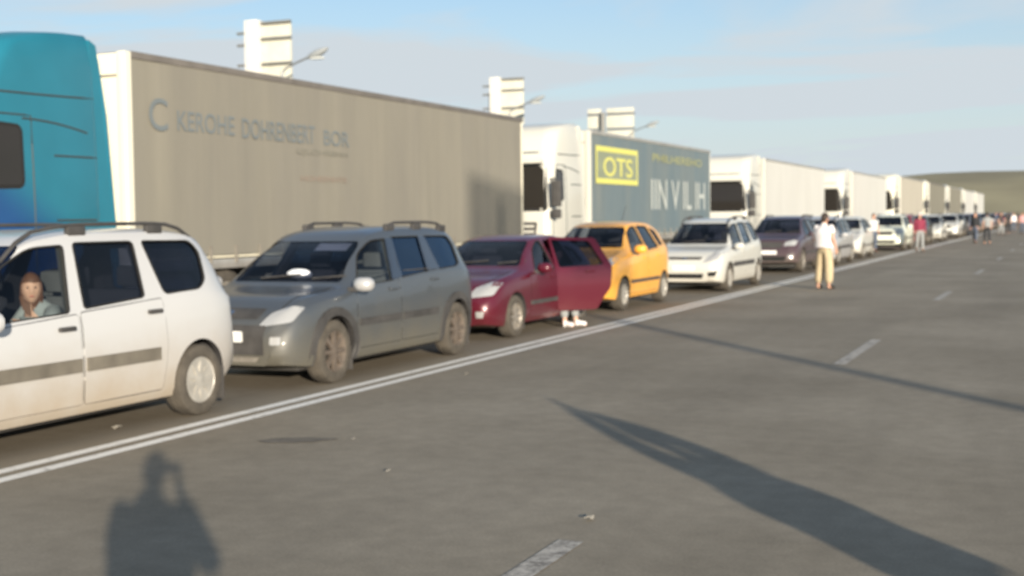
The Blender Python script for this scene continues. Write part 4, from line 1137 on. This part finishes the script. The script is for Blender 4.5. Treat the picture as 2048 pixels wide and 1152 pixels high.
c2s['front_bits'] = [('grille', [(-.38, .72), (.38, .72), (.42, .82), (-.42, .82)], 'plastic'), ('badge', [(-.07, .765), (0, .745), (.07, .765), (.045, .80), (-.045, .80)], 'chrome'),
    ('number_plate', [(-.26, .49), (.26, .49), (.26, .60), (-.26, .60)], 'plate'), ('lower_intake', [(-.50, .36), (.50, .36), (.52, .66), (-.52, .66)], 'plastic'),
    ('skid_plate', [(-.40, .285), (.40, .285), (.44, .335), (-.44, .335)], 'alloy'), ('fog_light', [(.60, .47), (.70, .47), (.70, .55), (.60, .55)], 'lamp')]
c2, b2 = build_car('estate_car', c2s, M['grey_paint'], ['glass', 'blue_glass', 'blue_glass', 'screen_glass'],
    dict(rim='eight', rim_mat='dark_alloy', arch=True, mirror_mat='silver_paint', visor=(.08, .48, 1.37, 1.45), pillar_trim=[[(2.13, 1.03), (2.36, 1.05), (2.47, 1.50), (2.32, 1.49)], [(3.0, 1.10), (3.32, 1.11), (3.28, 1.50), (3.12, 1.50)]], mould_mat='plastic'))
place(c2, NR+.875-.04, 11.46-.82); car_label(c2, 'dusty blue-grey estate with black arches, roof hoops and muddy spoked wheels', 'estate car')
c3, b3 = build_car('hatchback_car', FIVE, M['maroon_paint'], ['dark_glass', 'dark_glass', 'dark_glass', 'screen_glass'], dict(open_door=42, rim='eight', rim_mat='alloy'))
place(c3, 7.25+.85, 16.75-.80); car_label(c3, 'dark maroon car with its rear door swung wide open')
c4, b4 = build_car('compact_car', HATCH, M['yellow_paint'], ['glass', 'glass', 'dark_glass', 'screen_glass'], dict(rim='eight', rim_mat='hubcap', antenna=2.9))
c4.scale = (1.05,)*3; place(c4, 7.45+.84, 22.2-.74); car_label(c4, 'bright yellow-orange small hatchback behind the open maroon door')
c5, b5 = build_car('estate_car', EST, M['white_paint_clean'], ['glass', 'glass', 'dark_glass', 'screen_glass'], dict(mould_mat='plastic', rim='cap'))
place(c5, 7.05+.875, 28.5-.82); car_label(c5, 'clean white estate standing between the yellow car and the dark crossover', 'estate car')
c6, b6 = build_car('crossover_car', SUV, M['dark_paint'], ['dark_glass', 'dark_glass', 'dark_glass', 'screen_glass'], dict(rim='five', rim_mat='alloy'))
place(c6, 7.3+.91, 37.7); car_label(c6, 'dark plum crossover beside the man in khaki trousers', 'crossover')
def car_copy(src, lab, near, al, mats, cat='car', w=.87):
    c = copy_tree(src, mats); place(c, near+w, al); tag(c, lab, cat, GRP); return c
def pm(m): return {'body': M[m], 'door': M[m], 'side_mirror': M[m], 'handle': M[m]}
car_copy(c5, 'silver estate with roof rails, seen just over the shoulder of the khaki trousered man', 7.2, 43.5, pm('silver_paint'), 'estate car')
car_copy(c4, 'white small car with a bright headlamp, between the silver estate and the pale cream car', 7.3, 50.2, pm('white_paint_clean'))
car_copy(c6, 'pale cream crossover just before the person in red', 7.1, 61.5, pm('cream_paint'), 'crossover')
car_copy(c6, 'dull red car behind the person in red', 7.5, 68.5, pm('red_paint'))
car_copy(c4, 'dark grey small car behind the red one', 7.3, 75.0, pm('black_paint'))
car_copy(c5, 'white estate with sunlit bonnet, far up the queue', 7.2, 82.0, pm('white_paint_clean'), 'estate car')
car_copy(c6, 'brilliant white crossover, last pale car before the dark group of people', 7.0, 92.0, pm('white_paint_clean'), 'crossover')
far_cols = ['black_paint', 'dark_paint', 'blue_paint', 'grey_paint', 'black_paint', 'silver_paint', 'dark_paint', 'black_paint', 'red_paint', 'grey_paint', 'white_paint_clean', 'black_paint', 'blue_paint', 'silver_paint']
words = ['first', 'second', 'third', 'fourth', 'fifth', 'sixth', 'seventh', 'eighth', 'ninth', 'tenth', 'eleventh', 'twelfth', 'thirteenth', 'fourteenth']
for i, m_ in enumerate(far_cols):
    lab = '%s %s car beyond the brilliant white crossover, far up the queue' % (words[i], m_.replace('_paint_clean', '').replace('_paint', '').replace('dark', 'plum'))
    car_copy([c6, c5, c6, c4][i % 4], lab, 7.2, 100+7.2*i, pm(m_))

# ------------------------------------------------------------------ people in the scene
PG = 'people standing about on the road'
def P_(lab, lat, al, rz, group=PG, **k):
    p = person(at(lat, al), rz, **k); tag(p, lab, 'person', group); return p
walk = dict(kneeL=(.10, -.10, .50), ankL=(.10, -.12, .09), heelL=(.10, -.10, .045), toeL=(.12, -.29, .03), kneeR=(-.10, .02, .50), ankR=(-.10, .16, .11), heelR=(-.10, .18, .07), toeR=(-.11, .0, .03))
P_('person in white t-shirt and khaki trousers standing on the solid line', 5.17, 29.8, R(150), shirt='white_cloth', pants='khaki_cloth', scale=1.0, bulk=1.5,
   pose=dict(kneeL=(.14, -.02, .50), ankL=(.17, .02, .09), heelL=(.17, .04, .045), toeL=(.20, -.14, .03), kneeR=(-.13, -.0, .50), ankR=(-.16, .04, .09), heelR=(-.16, .06, .045), toeR=(-.2, -.12, .03),
             elL=(.27, .06, 1.15), wrL=(.20, -.10, 1.0), hdL=(.15, -.17, 1.02), elR=(-.29, .05, 1.16), wrR=(-.27, -.07, .94), hdR=(-.26, -.09, .87)))
P_('person in a red top, light cap and grey trousers beside the cream car', 6.25, 60.6, R(20), shirt='red_cloth', pants='grey_cloth', cap='white_cloth', pose=walk, sleeve=1)
pB = P_('person in black jacket with a dark bag, left of the pair on the road', 4.95, 77.5, R(-20), shirt='dark_cloth', pants='denim_cloth', pose=walk, sleeve=1)
pC = P_('person in a grey shirt walking beside the one in the black jacket', 4.2, 75.5, R(200), shirt='grey_cloth', pants='dark_cloth', pose=walk)
P_('person with dark hair in pale top standing between two cars of the queue', 8.1, 59.2, R(40), shirt='pale_cloth', pants='denim_cloth')
# bag in the jacket wearer's hand
bm = bmesh.new(); box(bm, -.20, .20, -.09, .09, .42, .74, .05); tube(bm, [(-.1, 0, .74), (-.08, 0, .83), (.08, 0, .83), (.1, 0, .74)], .012, 6)
b = obj('shoulder_bag', bm, M['dark_cloth'], loc=at(4.95+.27, 77.45)); tag(b, 'black bag carried by the person in the black jacket', 'bag')
def far_person(src, lab, lat, al, rz, top, bottom, hair='hair', sc=1):
    c = copy_tree(src, {'shirt': M[top], 'trousers': M[bottom], 'hair': M[hair]}); c.location = at(lat, al); c.rotation_euler = (0, 0, rz); c.scale = (sc,)*3
    tag(c, lab, 'person', PG); return c
def px(x, Z):   # ground point under picture column x at view depth Z (survey of the photograph)
    k = (x-1024)/2550; s_, c_ = math.sin(THETA), math.cos(THETA); Xc = k*Z
    return -Xc*c_+Z*s_, Xc*s_+Z*c_
for (x, Z, top, bot, rz, lab) in ((2027, 112, 'white_cloth', 'denim_cloth', 20, 'far person in a bright white top near the right edge'), (2017, 106, 'dark_cloth', 'dark_cloth', 190, 'far dark clothed person just left of the one in the white top'),
        (2045, 101, 'pink_cloth', 'denim_cloth', 10, 'person in a faded pink top at the right edge of the view'), (2002, 98, 'dark_cloth', 'grey_cloth', 60, 'dark clothed person right of the pair on the far road'),
        (1950, 112, 'dark_cloth', 'dark_cloth', 170, 'dark clothed person at the end of the white line of cars'), (1992, 140, 'blue_cloth', 'dark_cloth', 30, 'small far person in dark blue, among the crowd'),
        (2036, 150, 'dark_cloth', 'dark_cloth', 200, 'tiny far person in black behind the white top'), (1974, 150, 'grey_cloth', 'dark_cloth', 100, 'tiny far person in grey behind the pair'), (2008, 165, 'dark_cloth', 'denim_cloth', 0, 'farthest dark figure on the road')):
    la, a_ = px(x, Z); far_person(pC if Z % 4 else pB, lab, la, a_, R(rz), top, bot)

# woman at the wheel of the nearest car, elbow on the sill
sit = dict(pelvis=(0, .18, .60), waist=(.01, .17, .74), chest=(.05, .12, .92), neck=(.07, .06, 1.06), neck2=(.08, .03, 1.12), head=(.09, .01, 1.20),
    hipL=(.09, .14, .57), kneeL=(.12, -.28, .62), ankL=(.12, -.50, .32), heelL=(.12, -.48, .27), toeL=(.12, -.68, .30), hipR=(-.09, .14, .57), kneeR=(-.12, -.28, .62), ankR=(-.12, -.50, .32), heelR=(-.12, -.48, .27), toeR=(-.12, -.68, .30),
    shL=(.22, .10, 1.01), elL=(.33, -.04, .88), wrL=(.34, -.26, .96), hdL=(.33, -.34, .97), shR=(-.10, .16, 1.0), elR=(-.16, .02, .82), wrR=(-.08, -.22, .86), hdR=(-.05, -.28, .88))
w_ = person((c1.location.x+.36, c1.location.y+2.16, 0), 0, 'grey_cloth', 'denim_cloth', 'brown_hair', sit, yaw=R(46), long_hair=True, sleeve=.9)
tag(w_, 'woman with reddish brown hair looking out of the nearest white car', 'person')
# person sitting on the rear seat of the maroon car, feet out on the road
sit2 = dict(pelvis=(0, .20, .52), waist=(0, .18, .66), chest=(0, .10, .84), neck=(0, .02, .99), neck2=(0, -.02, 1.05), head=(0, -.06, 1.13),
    hipL=(.09, .14, .50), kneeL=(.11, -.26, .54), ankL=(.12, -.34, .10), heelL=(.12, -.31, .045), toeL=(.14, -.52, .03), hipR=(-.09, .14, .50), kneeR=(-.10, -.22, .54), ankR=(-.12, -.28, .10), heelR=(-.12, -.25, .045), toeR=(-.15, -.46, .03),
    shL=(.17, .03, .96), elL=(.22, -.06, .72), wrL=(.10, -.26, .62), hdL=(.06, -.31, .60), shR=(-.17, .03, .96), elR=(-.22, -.06, .72), wrR=(-.12, -.26, .62), hdR=(-.07, -.30, .60))
p_ = person((c3.location.x+.62, c3.location.y+2.78, 0), R(80), 'dark_cloth', 'grey_cloth', 'hair', sit2, shoes='white_cloth', sleeve=1)
tag(p_, 'person seated in the open maroon doorway, grey trouser legs and white shoes showing', 'person')

# the photographer, whose shadow lies in the foreground
ph = dict(elL=(.22, -.16, 1.20), wrL=(.12, -.30, 1.48), hdL=(.07, -.35, 1.55), elR=(-.24, -.20, 1.17), wrR=(-.10, -.29, 1.42), hdR=(-.06, -.34, 1.50), head=(0, .0, 1.66), neck2=(0, .01, 1.56))
off = Vector((math.sin(THETA), -math.cos(THETA), 0))*.42
p_ = person(off, THETA+math.pi, 'dark_cloth', 'denim_cloth', 'hair', ph, sleeve=1, scale=1.02, bulk=1.3)
tag(p_, 'photographer holding a phone up in both hands, casting the foreground shadow', 'person')
bm = bmesh.new(); box(bm, -.075, .075, -.004, .004, -.036, .036, .003)
o = obj('phone', bm, M['black_leather'], loc=Vector((0, 0, EYE-.07))+off.normalized()*.035); o.rotation_euler = (0, 0, THETA); tag(o, 'black phone held up by the photographer', 'phone')
# someone off to the right with both arms raised: the long tapering shadow
up = dict(elL=(.19, -.10, 1.60), wrL=(.11, -.12, 1.86), hdL=(.10, -.13, 1.94), elR=(-.13, -.10, 1.62), wrR=(.04, -.12, 1.82), hdR=(.07, -.13, 1.90))
p_ = person(at(-3.07, 1.85), R(218), 'dark_cloth', 'dark_cloth', 'hair', up, sleeve=1, scale=1.06, bulk=1.8)
tag(p_, 'second onlooker to the right with both arms raised, casting the long tapering shadow', 'person')

# ------------------------------------------------------------------ street lamps
M['galv'] = mat('galvanised_steel', (.30, .31, .31), .5, .6, var=.1)
M['lamp_grey'] = mat('lamp_housing', (.28, .30, .31), .5)
def lamp(loc, lab, rz=0, h=6.55):
    root = empty('street_lamp', loc, rz); tag(root, lab, 'street lamp', 'street lamps along the road')
    bm = bmesh.new(); tube(bm, [(0, 0, 0), (0, 0, 1.0), (0, 0, 1.02), (0, 0, h)], [.10, .10, .075, .05], 14); box(bm, -.2, .2, -.2, .2, -.05, .03); obj('pole', bm, M['galv'], root, angle=40)
    bm = bmesh.new(); tube(bm, [(0, 0, h-.1), (.08, 0, h+.05), (.5, 0, h+.22), (1.0, 0, h+.38)], .035, 8); obj('arm', bm, M['galv'], root)
    bm = bmesh.new()
    tube(bm, [(.95, 0, h+.36), (1.1, 0, h+.40), (1.35, 0, h+.48), (1.6, 0, h+.58), (1.72, 0, h+.63)], [.04, .10, .13, .08, .03], 12)
    for v in bm.verts: v.co.y *= 1.2
    hd = obj('lamp_head', bm, M['lamp_grey'], root)
    bm = bmesh.new(); box(bm, 1.1, 1.55, -.09, .09, h+.30, h+.36, .02); obj('lens', bm, M['pale_lens'], hd)
    return root
M['pale_lens'] = mat('lamp_lens', (.6, .62, .6), .2)
L0 = lamp(at(23.3, 35.0), 'street lamp behind the nearest truck trailer, right of the tall billboard')
for la_, a_, lab in ((23.3, 53.2, 'second street lamp, above the tail of the beige trailer'), (23.3, 70.5, 'third street lamp, faint above the blue-grey trailer')):
    c = copy_tree(L0); c.location = at(la_, a_); c['label'] = lab

# ------------------------------------------------------------------ roadside boards
M['board_white'] = mat('board_white', (.62, .61, .57), .5, var=.04)
M['board_beige'] = mat('board_back', (.56, .55, .47), .7, var=.06)
M['board_steel'] = mat('board_steel', (.20, .20, .19), .6, .3)
def billboard(loc, rz, lab, wide=False):
    root = empty('billboard', loc, rz); tag(root, lab, 'billboard', 'billboards standing in a row behind the trucks')
    bm = bmesh.new()
    if wide: tube(bm, [(-.35, -.42, 0), (-.35, -.42, 7.9)], .16, 12)
    else: tube(bm, [(-.45, .35, 0), (-.45, .35, 7.75)], .12, 12)
    obj('post', bm, M['board_steel'], root)
    if not wide:
        bm = bmesh.new(); box(bm, -.25, .25, -.30, .12, 2.2, 8.40, .02); obj('panel', bm, M['board_white'], root)
        bm = bmesh.new(); box(bm, .26, 1.34, .02, .14, 5.2, 8.28, .01); obj('panel', bm, M['board_beige'], root)
        for z in (8.30, 7.78, 6.95, 6.1):
            bm = bmesh.new(); box(bm, .27, 1.42, -.10, .015, z-.045, z+.045, .01); obj('walkway_rail', bm, M['board_steel'], root)
        for z in (8.02, 7.62, 6.95):
            bm = bmesh.new(); box(bm, -.72, -.26, -.06, .02, z-.04, z+.04, .01); obj('walkway_rail', bm, M['board_steel'], root)
    else:
        for (x0, x1) in ((-1.35, -.54), (-.16, 1.5)):
            for (z0, z1) in ((7.90, 8.15), (7.02, 7.72), (6.1, 6.82)):
                bm = bmesh.new(); box(bm, x0, x1, -.25, -.12, z0, z1, .01); obj('panel', bm, M['board_beige'], root)
            for z in (7.81, 6.92):
                bm = bmesh.new(); box(bm, x0, x1+.05, -.30, -.12, z-.06, z+.06, .01); obj('walkway_rail', bm, M['board_steel'], root)
    return root
billboard(at(25.0, 36.0), 0, 'tall white billboard column with slatted side panel, nearest one above the beige trailer')
billboard(at(25.0, 55.6), 0, 'white billboard column with slatted panel, above the rear end of the beige trailer')
billboard(at(25.0, 72.0), 0, 'wide white slatted billboard on a grey post, above the blue-grey trailer', True)
bm = bmesh.new(); root = empty('billboard', at(-17.2, -10.1), R(53)); tag(root, 'tall board on the right verge behind the photographer, unseen, slatted to half-shade the trailer', 'billboard')
bm.free()
for k in range(22):  # unseen slats, spaced to lay a soft half shade on the trailer side
    bm = bmesh.new(); z = 7.6+k*.14; box(bm, -1.0, 1.3, -.02, .02, z, z+.07); obj('shade_slat', bm, M['board_white'], root)
bm = bmesh.new(); tube(bm, [(.15, .25, 0), (.15, .25, 10.2)], [.13, .08], 12); obj('post', bm, M['board_steel'], root)

# ------------------------------------------------------------------ small things
def scrap(x, y, m, lab, s=.05, cat='litter'):
    bm = bmesh.new(); bmesh.ops.create_grid(bm, x_segments=5, y_segments=4, size=s)
    for v in bm.verts: v.co.z = .012+.018*mn.noise(v.co*30+Vector((x, y, 0)))+.01
    for v in bm.verts: v.co.x += .3*s*mn.noise(v.co*20)
    bmesh.ops.solidify(bm, geom=bm.faces[:], thickness=.004)
    o = obj('paper_scrap', bm, m, loc=at(x, y)); tag(o, lab, cat, 'scraps lying on the asphalt'); return o
def gpt(x, y):
    hz = 438-(x-1024)*.012; Z = EYE*2550/(y-hz); return px(x, Z)
for x, y, lab, s in ((225, 860, 'white scrap on the asphalt under the nearest white car', .03), (1175, 1047, 'pale scrap lying just beyond the nearest lane dash', .022), (770, 952, 'small pale scrap on the open lane, right of the photographer shadow', .012),
                     (700, 884, 'tiny pale scrap near the solid line, left of the middle', .012), (930, 752, 'pale scrap close beside the solid line below the grey estate', .015)):
    la, a_ = gpt(x, y); scrap(la, a_, M['old_paper'], lab, s)
# old oil stain beside the solid line
bm = bmesh.new(); la, a_ = gpt(585, 884)
vs_ = [bm.verts.new((.30*math.cos(t)*(1+.35*mn.noise(Vector((math.cos(t), math.sin(t), 2)))), .12*math.sin(t)*(1+.4*mn.noise(Vector((math.cos(t)*2, math.sin(t)*2, 5)))), 0)) for t in (2*math.pi*k/28 for k in range(28))]
bm.faces.new(vs_); M['stain'] = worn('oil_stain', (.13, .112, .088), (.20, .175, .135), .38)
o = obj('oil_stain', bm, M['stain'], loc=at(la, a_, .004), smooth=False); o.rotation_euler = (0, 0, R(25)); struct(o)
# tissue box and papers on the dashboards
bm = bmesh.new(); bmesh.ops.create_icosphere(bm, subdivisions=2, radius=1)
for v in bm.verts: v.co = Vector((v.co.x*.17, v.co.y*.07, v.co.z*.055*(1+.4*mn.noise(v.co*3))))
o = obj('paper_bundle', bm, M['paper'], loc=(c2.location.x+.08, c2.location.y+1.36, 1.12)); tag(o, 'crumpled white paper on the dashboard of the grey estate', 'papers')
